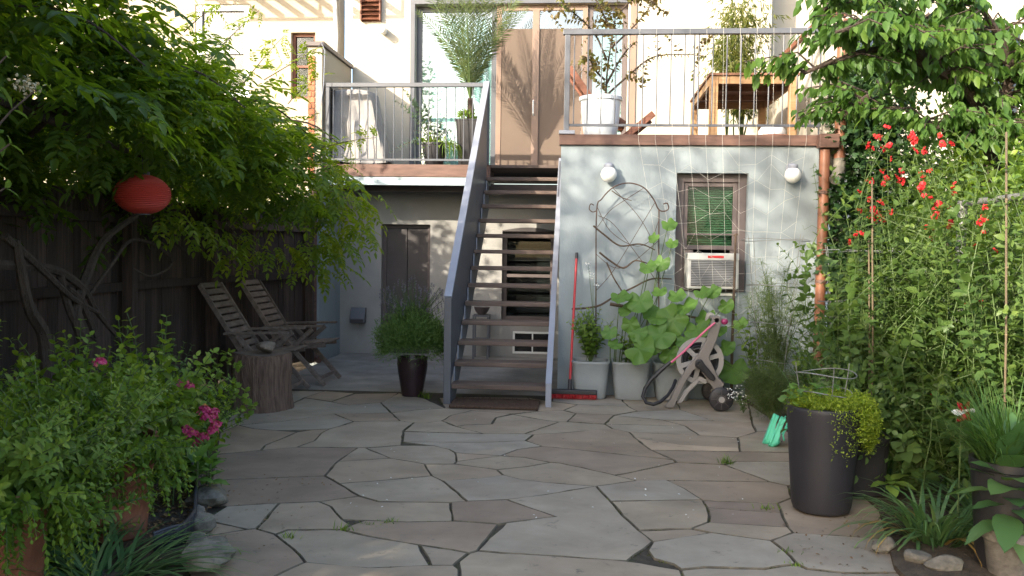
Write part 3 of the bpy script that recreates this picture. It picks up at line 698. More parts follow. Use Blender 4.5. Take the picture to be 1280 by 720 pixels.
MB().lathe((XL-.06, 11.34, 1.3), [(.046, 0), (.055, .004), (.055, .03), (.046, .034)], 14).build('bracket', M_FRAME, pl_)

# ------------------------------------------------------------------ left balcony
bal = thing('balcony', 'raised balcony with rust brown fascia and grey bar railing', 'balcony', (-2.4, 11.6, ZD))
BX0, BX1 = XL-.0, -1.235
MB().box(BX0, BX1, 11.56, 11.60, ZD-.165, ZD-.005).build('fascia', M_RUST, bal, bevel=.004)
M_TRIM = mat('pale_blue_trim', (0.33, 0.40, 0.42), 0.6, 0.06, 3, 0.05)
MB().box(BX0, BX1, 11.575, 11.62, ZD-.275, ZD-.167).build('trim_board', M_TRIM, bal, bevel=.004)
for k in range(9):
    y0 = 11.605+k*.155
    MB().box(BX0, WX0-.003, y0, y0+.148, ZD-.035, ZD).build('deck_board', M_TREAD, bal)
for k in range(6):
    x = BX0+.04+k*.42
    if x < BX1: MB().box(x, x+.05, 11.625, YB-.002, ZD-.22, ZD-.04).build('joist', M_FRAME, bal)
MB().box(BX0, WX0-.01, 11.95, 12.05, ZD-.33, ZD-.225).build('beam', M_FRAME, bal)
zr = 3.66
def railing(parent, x0, x1, y, zb, zt, n, postx):
    MB().box(x0, x1, y-.03, y+.03, zt-.055, zt).build('top_rail', M_STEEL, parent, bevel=.005)
    MB().box(x0+.02, x1-.02, y-.012, y+.012, zb+.05, zb+.075).build('bottom_rail', M_STEEL, parent)
    pm = None
    for px_ in postx:
        MB().box(px_-.028, px_+.028, y-.028, y+.028, zb, zt-.057).build('post', M_STEEL, parent, bevel=.004)
    for i in range(n):
        x = x0+.05+(x1-x0-.1)*(i+.5)/n
        o = MB().tube([(0, 0, 0), (0, 0, zt-.057-zb-.077)], .0075, 6, cap=False) if pm is None else None
        if o is not None:
            o = o.build('baluster', M_STEEL, parent, smooth=True, loc=(0, 0, 0)); pm = o
        else:
            o = pm.copy(); COL.objects.link(o); o.parent = parent
        o.location = Vector((x, y, zb+.077))-org(parent)
railing(bal, BX0+.02, BX1-.02, 11.58, ZD-.004, zr, 18, [BX0+.05, BX1-.05])
for k in range(7):      # return of the railing along the party wall
    MB().tube([(BX0+.05, 11.66+k*.14, ZD+.08), (BX0+.05, 11.66+k*.14, zr-.06)], .0075, 6).build('baluster', M_STEEL, bal)
MB().box(BX0+.02, BX0+.08, 11.615, 12.7, zr-.055, zr).build('side_rail', M_STEEL, bal)
# right deck railing
rr_ = thing('deck_railing', 'grey steel railing with thin bars along the upper deck over the blue grey wall', 'railing', (1, YW+.04, 2.70))
railing(rr_, WX0-.0, 2.405, YW+.045, 2.742, 3.79, 18, [WX0+.05])
for px_ in (1.1, 2.37): MB().box(px_-.008, px_+.008, YW+.04, YW+.05, 2.702, 3.73).build('stanchion', M_STEEL, rr_)

# ------------------------------------------------------------------ staircase
st = thing('staircase', 'open riser staircase with dark wooden treads and grey steel side plates', 'stairs', (-.8, 8.4, 0))
SXL, SXR = -1.27, -.335
RISE, RUN, Y0 = .1865, .2425, 8.47
for i in range(1, 14):
    y = Y0+RUN*(i-1); z = RISE*i
    MB().box(SXL+.003, SXR-.003, y, y+.265, z-.045, z).build('tread', M_TREAD, st, bevel=.006)
# sawtooth inside plate on the left
poly = []
for i in range(1, 14):
    y = Y0+RUN*(i-1)-.02; poly += [(SXL, y, RISE*(i-1)-.05+.02 if i > 1 else 0.0), (SXL, y, RISE*i-.047)]
poly += [(SXL, Y0+RUN*13, RISE*13-.047), (SXL, Y0+RUN*13, RISE*13-.42), (SXL, Y0+.30, 0.0)]
MB().prism(poly, (.012, 0, 0)).build('sawtooth_stringer', M_STEEL_L, st)
# closed guard plate on the left with a cap and a foot post
yb, yt = 8.42, 11.53
zlo, zhi = 1.03, zr-.0
MB().prism([(SXL-.034, yb+.06, .12), (SXL-.034, yb+.06, zlo-.02), (SXL-.034, yt, zhi-.03), (SXL-.034, yt, ZD-.42)], (.026, 0, 0)).build('guard_plate', M_STEEL, st)
sv = Vector((0, yt-yb, zhi-zlo)).normalized()
MB().bar((SXL-.022, yb, zlo), (SXL-.022, yt, zhi), .075, .035).build('hand_rail', M_STEEL_L, st, bevel=.004)
MB().box(SXL-.058, SXL+.012, yb-.005, yb+.058, 0.0, zlo-.005).build('foot_post', M_STEEL, st, bevel=.004)
# right stringer: channel with a flange
MB().bar((SXR+.012, 8.50, .12), (SXR+.012, yt, ZD-.05), .02, .24).build('stringer', M_STEEL, st)
MB().bar((SXR+.022, 8.40, .22), (SXR+.022, yt, ZD+.08), .06, .02).build('flange', M_STEEL_L, st, bevel=.003)
MB().box(SXR-.006, SXR+.05, 8.385, 8.43, 0.0, .225).build('foot_post', M_STEEL_L, st, bevel=.003)
mt = thing('doormat', 'thick brown coir doormat at the foot of the stairs', 'mat', (-.83, 8.3, 0))
M_COIR = mat('coir', (0.115, 0.070, 0.048), 0.95, 0.45, 60, 1.0, 220, bdist=.02)
MB().box(-1.24, -.40, 8.19, 8.60, .003, .035).build('pad', M_COIR, mt, bevel=.012)
nf = 2600
P = np.stack([rng.uniform(-1.235, -.405, nf), rng.uniform(8.19, 8.6, nf), np.full(nf, .033)], 1)
leaves('fibre', P, ball(nf)*.5+np.array([0, 0, 1]), ball(nf), .018, .004, M_COIR, mt, 'needle')

# ------------------------------------------------------------------ fence
fence = thing('fence', 'tall dark weathered board fence behind the wooden chairs and the vine', 'fence', (-4, 6, 0))
path = [(-4.05, -1.0), (-4.02, 9.1), (-3.56, 11.36)]
def along(d):
    for (a, b) in zip(path[:-1], path[1:]):
        a, b = np.array(a), np.array(b); l = np.linalg.norm(b-a)
        if d <= l: return a+(b-a)*d/l, (b-a)/l
        d -= l
    return None
d = 0.0
while True:
    q = along(d)
    if q is None: break
    p, t = q; w = random.uniform(.10, .135)
    nn = np.array([t[1], -t[0]])       # toward the patio
    off = random.uniform(0, .008); ztop = 1.92+random.uniform(-.02, .02)
    a = p+nn*off; b = p+t*(w-.006)+nn*off
    MB().prism([(a[0], a[1], .02), (b[0], b[1], .02), (b[0], b[1], ztop), (a[0], a[1], ztop-random.uniform(0, .01))], (-nn[0]*.02, -nn[1]*.02, 0)).build('board', M_FENCE, fence)
    d += w
for z in (1.72, 1.13, .3):
    for (a, b) in zip(path[:-1], path[1:]):
        t = nrm(np.array(b)-np.array(a)); nn = np.array([t[1], -t[0]])*.035
        MB().bar((a[0]+nn[0], a[1]+nn[1], z), (b[0]+nn[0], b[1]+nn[1], z), .045, .075).build('rail', M_FENCE, fence)
for d in (1.2, 3.6, 6.0, 8.4, 10.1, 12.2):
    q = along(d); p, t = q; nn = np.array([t[1], -t[0]])*.10
    MB().box(p[0]+nn[0]-.045, p[0]+nn[0]+.045, p[1]+nn[1]-.045, p[1]+nn[1]+.045, 0, 2.05).build('post', M_FENCE, fence)
# ------------------------------------------------------------------ things on and against the wall
def globe(px, py, lab):
    p = atY(px, py, YW-.10); r_ = .083
    g = thing('globe_light', lab, 'wall light', (p[0], YW, p[2]))
    M_OPAL = mat('opal_glass', (0.80, 0.79, 0.74), 0.25, 0.02, 4, 0, spec=.5)
    pr_ = [(.002 if i == 0 else r_*math.sin(math.pi*i/14*.97), -r_*math.cos(math.pi*i/14*.97)) for i in range(15)]
    MB().lathe(p, pr_, 28).build('globe', M_OPAL, g, smooth=True)
    MB().lathe((p[0], p[1], p[2]+.068), [(.048, 0), (.05, .004), (.05, .03), (.042, .04), (.01, .042)], 20).build('cap', M_STEEL_L, g, smooth=True)
    MB().tube([(p[0], p[1]+.02, p[2]+.095), (p[0], YW-.004, p[2]+.095)], .024, 12).build('arm', M_STEEL_L, g, smooth=True)
    MB().tube([(p[0], YW-.016, p[2]+.08), (p[0], YW-.002, p[2]+.08)], .055, 18).build('wall_plate', M_STEEL_L, g, smooth=True)
globe(761, 218, 'white globe wall light above the wire trellis')
globe(991, 219, 'white globe wall light between the window and the copper downpipe')

ac = thing('air_conditioner', 'white window air conditioner with grey grille and red label', 'air conditioner', (1.3, YW, HX[2]+.1))
c0, c1 = atY(860, 316, YW-.16), atY(923, 362, YW-.16)
M_ACW = mat('ac_plastic', (0.50, 0.50, 0.48), 0.45, 0.04, 3, 0.03)
ay = YW-.16
MB().box(c0[0], c1[0], ay+.015, YW+.35, c1[2], c0[2]).build('case', M_ACW, ac, bevel=.012)
w_ = c1[0]-c0[0]; h_ = c0[2]-c1[2]
MB().box(c0[0]+.035, c1[0]-.035, ay+.008, ay+.0145, c1[2]+.03, c0[2]-.075).build('grille_back', M_DARK, ac)
for k in range(15):
    z = c1[2]+.04+k*(h_-.125)/14
    MB().box(c0[0]+.036, c1[0]-.036, ay+.001, ay+.0075, z, z+.009).build('grille_bar', mat('ac_grey', (.20, .21, .22), .5, .05, 3, 0), ac)
MB().box(c0[0], c1[0], ay, ay+.0135, c0[2]-.07, c0[2]-.002).build('top_panel', M_ACW, ac, bevel=.003)
MB().box(c0[0]+.20, c0[0]+.36, ay-.003, ay-.0005, c0[2]-.05, c0[2]-.025).build('red_label', mat('red_label', (.55, .03, .03), .5, .05, 3, 0), ac)
# small wall box beside the basement door, and the stand behind the stairs
wb = thing('wall_box', 'small grey vent hood on the wall left of the basement door', 'vent', (0, 0, 0)); 
q0, q1 = atY(440, 384, YB), atY(458, 403, YB)
MB().prism([(q0[0], YB-.002, q0[2]), (q0[0], YB-.05, q0[2]), (q0[0], YB-.13, q1[2]+.06), (q0[0], YB-.13, q1[2]), (q0[0], YB-.002, q1[2])], (q1[0]-q0[0], 0, 0)).build('hood', M_STEEL, wb, bevel=.004)
MB().box(q0[0]+.015, q1[0]-.015, YB-.135, YB-.1305, q1[2]+.012, q1[2]+.05).build('flap', M_DARK, wb)
pst = thing('plant_stand', 'narrow metal stand with a dark bowl against the wall behind the stairs', 'stand', (-1.6, 12.15, 0))
s0 = atY(593, 395, 12.15); s1 = atY(611, 395, 12.15)
for x in (s0[0], s1[0]):
    for y in (12.05, 12.28): MB().bar((x, y, -.012), (x, y, s0[2]), .022, .022).build('leg', M_STEEL, pst)
for z in (s0[2], s0[2]-.33): MB().box(s0[0]-.012, s1[0]+.012, 12.035, 12.295, z, z+.02).build('shelf', M_STEEL, pst)
MB().lathe(((s0[0]+s1[0])/2, 12.16, s0[2]+.021), [(.05, 0), (.09, .05), (.11, .10), (.115, .105), (.105, .105), (.08, .04)], 20).build('bowl', M_FRAME, pst, smooth=True)

# broom
br = thing('push_broom', 'red push broom leaning against the wall beside the stairs', 'broom', (-.1, 8.8, 0))
M_RED = mat('red_paint', (0.42, 0.025, 0.03), 0.4, 0.12, 6, 0.04)
hb = gnd(712, 497); ha = atY(721, 316, YW-.03)
hb = np.array([hb[0], 8.90, .10])
MB().tube([hb, hb+(ha-hb)*.5, ha], .013, 10).build('handle', M_RED, br, smooth=True)
MB().tube([hb+(ha-hb)*.955, ha], .016, 10).build('grip', M_BLACK, br, smooth=True)
MB().tube([hb-(ha-hb)*.02, hb+(ha-hb)*.07], .021, 10).build('socket', M_BLACK, br, smooth=True)
bx0, bx1 = gnd(688, 500)[0], gnd(746, 500)[0]
MB().box(bx0, bx1, 8.84, 8.92, .055, .10).build('head', M_BLACK, br, bevel=.008)
nb = 2200
P = np.stack([rng.uniform(bx0+.005, bx1-.005, nb), rng.uniform(8.845, 8.915, nb), np.full(nb, .056)], 1)
leaves('bristle', P, np.array([[0, 0, -1.0]])+rng.normal(size=(nb, 3))*[.12, .15, 0], ball(nb), .054, .004, M_RED, br, 'needle')

# ------------------------------------------------------------------ hose reel cart (side frame traced, real width in depth)
reel = thing('hose_reel_cart', 'grey plastic hose reel cart with black wheels in front of the planters', 'hose reel', (float(gnd(860, 508)[0]), 8.6, 0))
M_GREYP = mat('grey_plastic', (0.19, 0.170, 0.155), 0.5, 0.08, 5, 0.05)
M_GREYP2 = mat('pale_grey_plastic', (0.29, 0.275, 0.26), 0.5, 0.06, 5, 0.05)
M_PINK = mat('pink_hose', (0.60, 0.12, 0.22), 0.45, 0.1, 9, 0)
def zp(zx, zy, Y=8.50): return atY(780+zx/4.5, 360+zy/4.5, Y)
YN = 8.50
arm = [(228, 668), (248, 676), (280, 674), (318, 590), (352, 520), (392, 462), (425, 452), (470, 520), (505, 572), (548, 575), (566, 540), (534, 508), (478, 392), (520, 300), (548, 205), (545, 165), (525, 153), (500, 158), (488, 205), (462, 300), (410, 388), (350, 455), (300, 545), (262, 625)]
for nm, yy_, mm in (('side_frame', YN, M_GREYP), ('side_frame', YN+.40, M_GREYP2)):
    pl = [zp(*q) for q in arm]
    pl = [(p[0], yy_, max(p[2], .0)) for p in pl]
    MB().prism(pl, (0, .045, 0)).build(nm, mm, reel, bevel=.008)
# lower brace arch
pl = [zp(*q) for q in [(300, 655), (345, 580), (430, 500), (470, 520), (465, 545), (430, 530), (370, 590), (330, 650)]]
MB().prism([(p[0], YN+.048, p[2]) for p in pl], (0, .03, 0)).build('brace', M_GREYP2, reel, bevel=.006)
# crank arm
pl = [zp(*q) for q in [(398, 415), (410, 400), (435, 400), (455, 430), (505, 490), (515, 512), (500, 522), (478, 512), (430, 460), (400, 445)]]
MB().prism([(p[0], YN-.035, p[2]) for p in pl], (0, .03, 0)).build('crank', M_BLACK, reel, bevel=.012)
ck = zp(422, 425); MB().tube([(ck[0], YN-.12, ck[2]), (ck[0], YN-.034, ck[2])], .024, 12).build('crank_grip', M_BLACK, reel, smooth=True)
rc = zp(418, 400, YN+.2); RR = .225
def disc(y, m_, r_=RR):
    mb = MB(); n = 36
    ro, ri = r_, r_-.045
    for a, b in ((ro, ri), (.075, .02)):
        k = len(mb.v)
        for i in range(n):
            t = 2*math.pi*i/n
            for rad, yo in ((a, -.012), (b, -.012), (b, .012), (a, .012)): mb.v.append((rc[0]+rad*math.cos(t), y+yo, rc[2]+rad*math.sin(t)))
        for i in range(n):
            for j in range(4): mb.f.append((k+i*4+j, k+i*4+(j+1) % 4, k+((i+1) % n)*4+(j+1) % 4, k+((i+1) % n)*4+j))
    for i in range(6):
        t = 2*math.pi*i/6+.3
        mb.bar((rc[0]+.07*math.cos(t), y, rc[2]+.07*math.sin(t)), (rc[0]+(ri+.01)*math.cos(t), y, rc[2]+(ri+.01)*math.sin(t)), .018, .045, (-math.sin(t), 0, math.cos(t)))
    return mb.build('reel_flange', m_, reel)
disc(YN+.085, M_GREYP2); disc(YN+.36, M_GREYP2)
hp = []
for i in range(330):
    t = i*2*math.pi/22; u = i/329*7; tri = abs((u % 2)-1)
    rad = .10+.013*u
    hp.append((rc[0]+rad*math.cos(t), YN+.11+.225*tri, rc[2]+rad*math.sin(t)))
MB().tube(hp, .011, 6).build('coiled_hose', mat('dark_hose', (.03, .03, .035), .45, .2, 9, 0), reel, smooth=True)
MB().tube([(rc[0], YN+.02, rc[2]), (rc[0], YN+.40, rc[2])], .06, 16).build('drum', M_GREYP, reel, smooth=True)
wc = zp(541, 628)
for y in (YN-.06, YN+.47):
    wz = .115
    t_ = MB(); pr_ = [(.045, -.025), (.10, -.025), (.113, -.015), (.115, 0), (.113, .015), (.10, .025), (.045, .025)]
    n = 32
    for i, (r_, z) in enumerate(pr_):
        for j in range(n):
            a = 2*math.pi*j/n; t_.v.append((wc[0]+r_*math.cos(a), y+z, wz+r_*math.sin(a)))
    for i in range(len(pr_)-1):
        for j in range(n): t_.f.append((i*n+j, i*n+(j+1) % n, (i+1)*n+(j+1) % n, (i+1)*n+j))
    wh = t_.build('wheel', M_BLACK, reel, smooth=True)
    MB().tube([(wc[0], y-.024, wz), (wc[0], y+.024, wz)], .044, 20).build('wheel_disc', M_DARK, wh, smooth=True)
    for i in range(8):
        a = i*math.pi/4
        MB().bar((wc[0]+.04*math.cos(a), y-.027, wz+.04*math.sin(a)), (wc[0]+.095*math.cos(a), y-.027, wz+.095*math.sin(a)), .006, .012, (0, 1, 0)).build('spoke', M_DARK, wh)
    MB().tube([(wc[0], y-.040, wz), (wc[0], y-.023, wz)], .028, 16).build('hub_cap', M_GREYP2, wh, smooth=True)
MB().tube([(wc[0], YN-.06, .115), (wc[0], YN+.47, .115)], .012, 8).build('axle', M_STEEL, reel, smooth=True)
tp = zp(522, 170); MB().tube([(tp[0], YN+.0, tp[2]-.02), (tp[0], YN+.44, tp[2]-.02)], .022, 12).build('push_handle', M_GREYP, reel, smooth=True)
kn = zp(568, 190); MB().lathe((kn[0], YN+.02, kn[2]-.03), [(.004, 0), (.026, .008), (.034, .03), (.026, .052), (.004, .06)], 16).build('knob', mat('magenta_knob', (.32, .03, .12), .4, .1, 5, 0), reel, smooth=True)
hs = [zp(512, 195, YN-.02), zp(470, 230, YN-.02), zp(405, 290, YN-.02), zp(340, 355, YN-.02), zp(270, 415, YN-.03), zp(225, 447, YN-.03)]
MB().tube(hs, .010, 8).build('pink_hose', M_PINK, reel, smooth=True)
hs = [zp(225, 447, YN-.03), zp(190, 475, YN-.04), zp(150, 520, YN-.05), zp(118, 565, YN-.06), zp(105, 610, YN-.08), zp(125, 645, YN-.10), zp(165, 655, YN-.12), zp(205, 640, YN-.10), zp(245, 605, YN-.04), zp(275, 560, YN+.05), zp(290, 520, YN+.12)]
hs = [(p[0], p[1], max(p[2], .018)) for p in hs]
MB().tube(hs, .0165, 10).build('leader_hose', M_BLACK, reel, smooth=True)
nz_ = zp(215, 452, YN-.05); MB().tube([zp(262, 415, YN-.05), zp(205, 465, YN-.05), zp(165, 505, YN-.06)], [.016, .022, .019], 8).build('hose_connector', M_BLACK, reel, smooth=True)

# ------------------------------------------------------------------ grey planters below the window (plants are added to them later)
M_PLANTER = mat('grey_resin_planter', (0.26, 0.28, 0.285), 0.6, 0.10, 3, 0.12, 80)
def pot(root, c, prof, m, soil, n=36, sq=0.0, name='pot'):
    """hollow pot: outer profile up, then the inner wall down to the soil"""
    rim = prof[-1]
    inner = [(rim[0]-.018, rim[1]), (rim[0]-.024, soil), (.003, soil)]
    o = MB().lathe(c, prof+inner[:2], n, sq=sq).build(name, m, root, smooth=True)
    MB().lathe(c, [(rim[0]-.0235, soil-.02), (rim[0]-.0235, soil), (.002, soil+.01)], n, sq=sq).build('soil', M_SOIL, root)
    return o
GP = []
for i, (px, lab) in enumerate(((738, 'grey square planter of tomato seedlings nearest the red broom'), (788, 'grey square planter under the largest squash leaves'), (840, 'grey square planter behind the hose reel cart'))):
    p = atY(px, 470, 9.04)
    g = thing('square_planter', lab, 'planter', (p[0], 9.07, 0))
    pot(g, (p[0], 9.07, 0.004), [(.150, 0), (.158, .01), (.178, .20), (.192, .355), (.196, .36), (.196, .38)], M_PLANTER, .34, 40, sq=5)
    GP.append(g)

# wire trellis with woven twigs
tr = thing('wire_trellis', 'rusty arched wire trellis with scrolls and woven twigs on the wall', 'trellis', (.3, YW-.1, .4))
M_WIRE = mat('rusty_wire', (0.085, 0.052, 0.040), 0.6, 0.3, 20, 0.1)
YT = YW-.14
def tz(zx, zy, Y=YT): return atY(700+zx/2.4, 180+zy/2.4, Y)
def wire(parent, pts, r_, name='wire', m=None, sub=5):
    """smooth tube through the points"""
    P = [np.array(p, float) for p in pts]; out = []
    for i in range(len(P)-1):
        a, b, c, d_ = P[max(i-1, 0)], P[i], P[i+1], P[min(i+2, len(P)-1)]
        for k in range(sub):
            t = k/sub; out.append(.5*((2*b)+(-a+c)*t+(2*a-5*b+4*c-d_)*t*t+(-a+3*b-3*c+d_)*t**3))
    out.append(P[-1])
    rr = r_ if not hasattr(r_, '__len__') else list(np.interp(np.linspace(0, 1, len(out)), np.linspace(0, 1, len(r_)), r_))
    return MB().tube(out, rr, 6).build(name, m or M_WIRE, parent, smooth=True)
wire(tr, [tz(108, 640), tz(108, 400), tz(110, 200), tz(125, 165), tz(160, 130), tz(205, 117), tz(250, 130), tz(280, 165), tz(295, 195), tz(310, 202), tz(325, 195), tz(322, 178), tz(310, 180)], .0075, 'frame_wire')
wire(tr, [tz(110, 200), tz(98, 204), tz(88, 195), tz(92, 180), tz(102, 184)], .006, 'scroll')
wire(tr, [tz(297, 640), tz(296, 400), tz(297, 196)], .0075, 'frame_wire')
for a in ([(112, 190), (150, 260), (220, 305), (270, 290), (296, 230)], [(160, 133), (230, 210), (262, 260), (280, 300)], [(250, 133), (200, 165), (150, 200), (112, 250)], [(108, 330), (160, 370), (210, 360), (296, 290)], [(296, 420), (230, 330), (160, 240), (115, 215)], [(108, 440), (160, 380), (240, 250), (285, 175)]):
    wire(tr, [tz(*q) for q in a], .0035, 'lattice_wire')
for a, r_ in (([(100, 245), (130, 270), (180, 305), (240, 300), (285, 318)], .011), ([(118, 325), (150, 350), (190, 372), (225, 350), (262, 358)], .012), ([(140, 355), (160, 400), (185, 440), (200, 470)], .009), ([(35, 495), (110, 487), (160, 460), (220, 430), (275, 405), (335, 405)], .012), ([(150, 480), (200, 488), (300, 500), (440, 528)], .020), ([(155, 140), (185, 160), (215, 170)], .006)):
    wire(tr, [tz(*q, YT-.03) for q in a], [r_, r_*.9, r_*.6], 'twig', M_TWIG)
stk = thing('garden_stake', 'crooked brown stick standing in front of the air conditioner', 'stake', (1.55, 9.05, 0))
wire(stk, [atY(915, 470, 9.0)*np.array([1, 1, 0])+np.array([0, 0, .02]), tz(516, 620, 9.05), tz(520, 500, 9.07), tz(524, 380, 9.09), tz(527, 268, 9.1)], [.016, .015, .012], 'stick', M_TWIG)
wire(stk, [tz(520, 275, 9.1), tz(535, 270, 9.1)], .010, 'stub', M_TWIG)

# string net from the deck edge to the planters
net = thing('string_net', 'white string climbing net hung from the deck railing over the window', 'net', (1.5, YW-.1, 2.7))
M_STRING = mat('string', (0.58, 0.56, 0.50), 0.8, 0.05, 4, 0)
cols_ = []
for i in range(11):
    tpx = 800+i*21; bpx = 838+i*14
    a = atY(tpx, 36+rng.normal()*1.5, YW-.005); b = atY(tpx-2, 175, YW-.06); c = atY((tpx*.45+bpx*.55), 300, YW-.16); d_ = atY(bpx, 425+4*math.sin(i), YW-.30)
    a[2] = 3.795; a[1] = YW+.012
    u = np.linspace(0, 1, 25)[:, None]
    pts = np.concatenate([[a], (1-u)**2*b+2*u*(1-u)*c+u**2*d_])
    cols_.append(pts[1:])
    MB().tube(pts, .0012, 4, cap=False).build('string', M_STRING, net)
for k in range(2, 24, 2):
    pts = []
    for i in range(11):
        p = cols_[i][min(24, max(0, k+int(rng.integers(-1, 2))))]; pts.append(p+rng.normal(size=3)*.012)
    MB().tube(pts, .0010, 4, cap=False).build('string', M_STRING, net)

# ------------------------------------------------------------------ folding chairs
def make_chair(lab):
    t = thing('folding_armchair', lab, 'chair', (0, 0, 0), 'pair of folding armchairs by the fence')
    W2 = .27
    b0, b1 = np.array([-.02, 0, .36]), np.array([-.50, 0, 1.10])
    for s in (-1, 1):
        MB().bar(b0+[0, s*.25, 0], b1+[0, s*.25, 0], .028, .048, (1, 0, .6)).build('back_stile', M_CHAIRW, t, bevel=.004)
        MB().bar((-.24, s*W2, .615), (.42, s*W2, .640), .06, .024).build('armrest', M_CHAIRW, t, bevel=.005)
        MB().bar((-.10, s*.286, .60), (.46, s*.286, .0), .026, .05, (1, 0, 1)).build('leg', M_CHAIRW, t, bevel=.004)
        MB().bar((.30, s*.228, .60), (-.36, s*.228, .0), .026, .05, (-1, 0, 1)).build('leg', M_CHAIRW, t, bevel=.004)
        MB().bar((-.10, s*.20, .375), (.44, s*.20, .425), .024, .045).build('seat_rail', M_CHAIRW, t, bevel=.004)
    d_ = (b1-b0)/np.linalg.norm(b1-b0)
    n = 11
    for i in range(n):
        c = b0+(b1-b0)*(.10+.885*i/(n-1))
        MB().bar(c+[0, -.234, 0], c+[0, .234, 0], .014, .058, tuple(d_)).build('back_slat', M_CHAIRW, t, bevel=.003)
    for i in range(8):
        x = -.06+i*.068
        MB().box(x, x+.052, -.225, .225, .404+.0926*(x+.1), .420+.0926*(x+.1)).build('seat_slat', M_CHAIRW, t, bevel=.003)
    for x, z, y in ((.395, .07, .274), (-.28, .075, .216)): MB().bar((x, -y, z), (x, y, z), .02, .04).build('stretcher', M_CHAIRW, t)
    return t
ch1 = make_chair('weathered slatted folding armchair directly behind the tree stump')
ch2 = copy_tree(ch1); ch2['label'] = 'weathered slatted folding armchair farther from the stump, nearer the basement corner'
g1, g2 = gnd(378, 497), gnd(407, 489)
ch1.location = (g1[0]-.58, 8.86, 0); ch1.rotation_euler = (0, 0, R(0))
ch2.location = (g2[0]-.58, 9.66, 0.0); ch2.rotation_euler = (0, 0, R(-1))
ORG[ch1.name] = Vector((0, 0, 0))

# stump with a stone on it
sc_ = gnd(330, 516); SX, SY = sc_[0]-.12, sc_[1]+.24
M_STUMP = mat('stump_bark', (0.085, 0.052, 0.036), 0.9, 0.4, 9, 1.0, 26, stretch=(4, 4, .5), bdist=.03, col2=(0.24, 0.155, 0.11))
M_CUT = mat('cut_wood', (0.14, 0.105, 0.08), 0.8, 0.3, 14, 0.4, 50)
stp = thing('tree_stump', 'thick round tree stump used as a side table beside the chairs', 'stump', (SX, SY, 0))
mb = MB(); n = 56; prof = [(.285, -.01), (.275, .05), (.262, .15), (.262, .30), (.268, .42), (.262, .50), (.250, .515)]
for i, (r_, z) in enumerate(prof):
    for j in range(n):
        a = 2*math.pi*j/n
        q = 1+.035*math.sin(3*a+.5)+.03*math.sin(5*a+z*2)+.018*math.sin(17*a+3*z)+.015*math.sin(29*a)
        mb.v.append((SX+r_*q*math.cos(a), SY+r_*q*math.sin(a), z+(.012*math.sin(2*a) if i > 4 else 0)))
for i in range(len(prof)-1):
    for j in range(n): mb.f.append((i*n+j, i*n+(j+1) % n, (i+1)*n+(j+1) % n, (i+1)*n+j))
mb.build('bark', M_STUMP, stp, smooth=True)
mb = MB(); mb.v.append((SX, SY, .515)); 
for j in range(n):
    a = 2*math.pi*j/n; q = .972*(1+.035*math.sin(3*a+.5)+.03*math.sin(5*a+1.0)); mb.v.append((SX+.255*q*math.cos(a), SY+.255*q*math.sin(a), .516+.012*math.sin(2*a)))
mb.f = [(0, 1+j, 1+(j+1) % n) for j in range(n)]
mb.build('cut_face', M_CUT, stp)
def rock(name, lab, c, r_, m, seed, cat='stone', flat=.7, group=None, par=None):
    rs = np.random.default_rng(seed); d_ = []
    mb = MB(); n, k = 18, 12
    dirs = nrm(rs.normal(size=(14, 3))); cut = .58+.30*rs.random(14)
    def f(v):
        v = v/np.linalg.norm(v); s = min([1.0]+[cut[i]/max(1e-3, float(v@dirs[i])) for i in range(14) if v@dirs[i] > .2])
        return v*s
    for i in range(k+1):
        th = math.pi*i/k
        for j in range(n):
            a = 2*math.pi*j/n; v = f(np.array([math.sin(th)*math.cos(a)+1e-4, math.sin(th)*math.sin(a), math.cos(th)]))
            mb.v.append((c[0]+v[0]*r_[0], c[1]+v[1]*r_[1], c[2]+v[2]*r_[2]))
    for i in range(k):
        for j in range(n): mb.f.append((i*n+j, i*n+(j+1) % n, (i+1)*n+(j+1) % n, (i+1)*n+j))
    o = mb.build(name, m, par, smooth=True, loc=None if par else (c[0], c[1], c[2]-r_[2]))
    if lab: tag(o, lab, cat, group)
    return o
rock('stone', 'brownish stone lying on top of the stump', (SX+.06, SY-.04, .52+.058), (.115, .09, .065), mat('brown_rock', (.20, .16, .125), .85, .35, 8, .5, 40, bdist=.02), 3)

# lantern
lp = atX(178, 243, -3.05)
lan = thing('paper_lantern', 'round red paper lantern hanging under the vine', 'lantern', tuple(lp))
M_LANT = mat('red_paper', (0.42, 0.045, 0.03), 0.6, 0.1, 4, 0)
rl = 35*lp[1]/F
pr_ = []
for i in range(57):
    th = math.pi*(.06+.88*i/56); k = 1+.018*math.cos(i*math.pi)
    pr_.append((rl*math.sin(th)*k, -rl*.74*math.cos(th)))
MB().lathe(lp, pr_, 36).build('paper_shade', M_LANT, lan, smooth=True)
MB().lathe((lp[0], lp[1], lp[2]+rl*.72), [(.05, 0), (.05, .02), (.045, .022)], 20).build('collar', M_DARK, lan)
MB().lathe((lp[0], lp[1], lp[2]-rl*.76), [(.05, 0), (.05, .02), (.045, .022)], 20).build('collar', M_DARK, lan)
MB().tube([(lp[0], lp[1], lp[2]+rl*.72), (lp[0]+.01, lp[1], lp[2]+.7)], .003, 5).build('cord', M_DARK, lan)

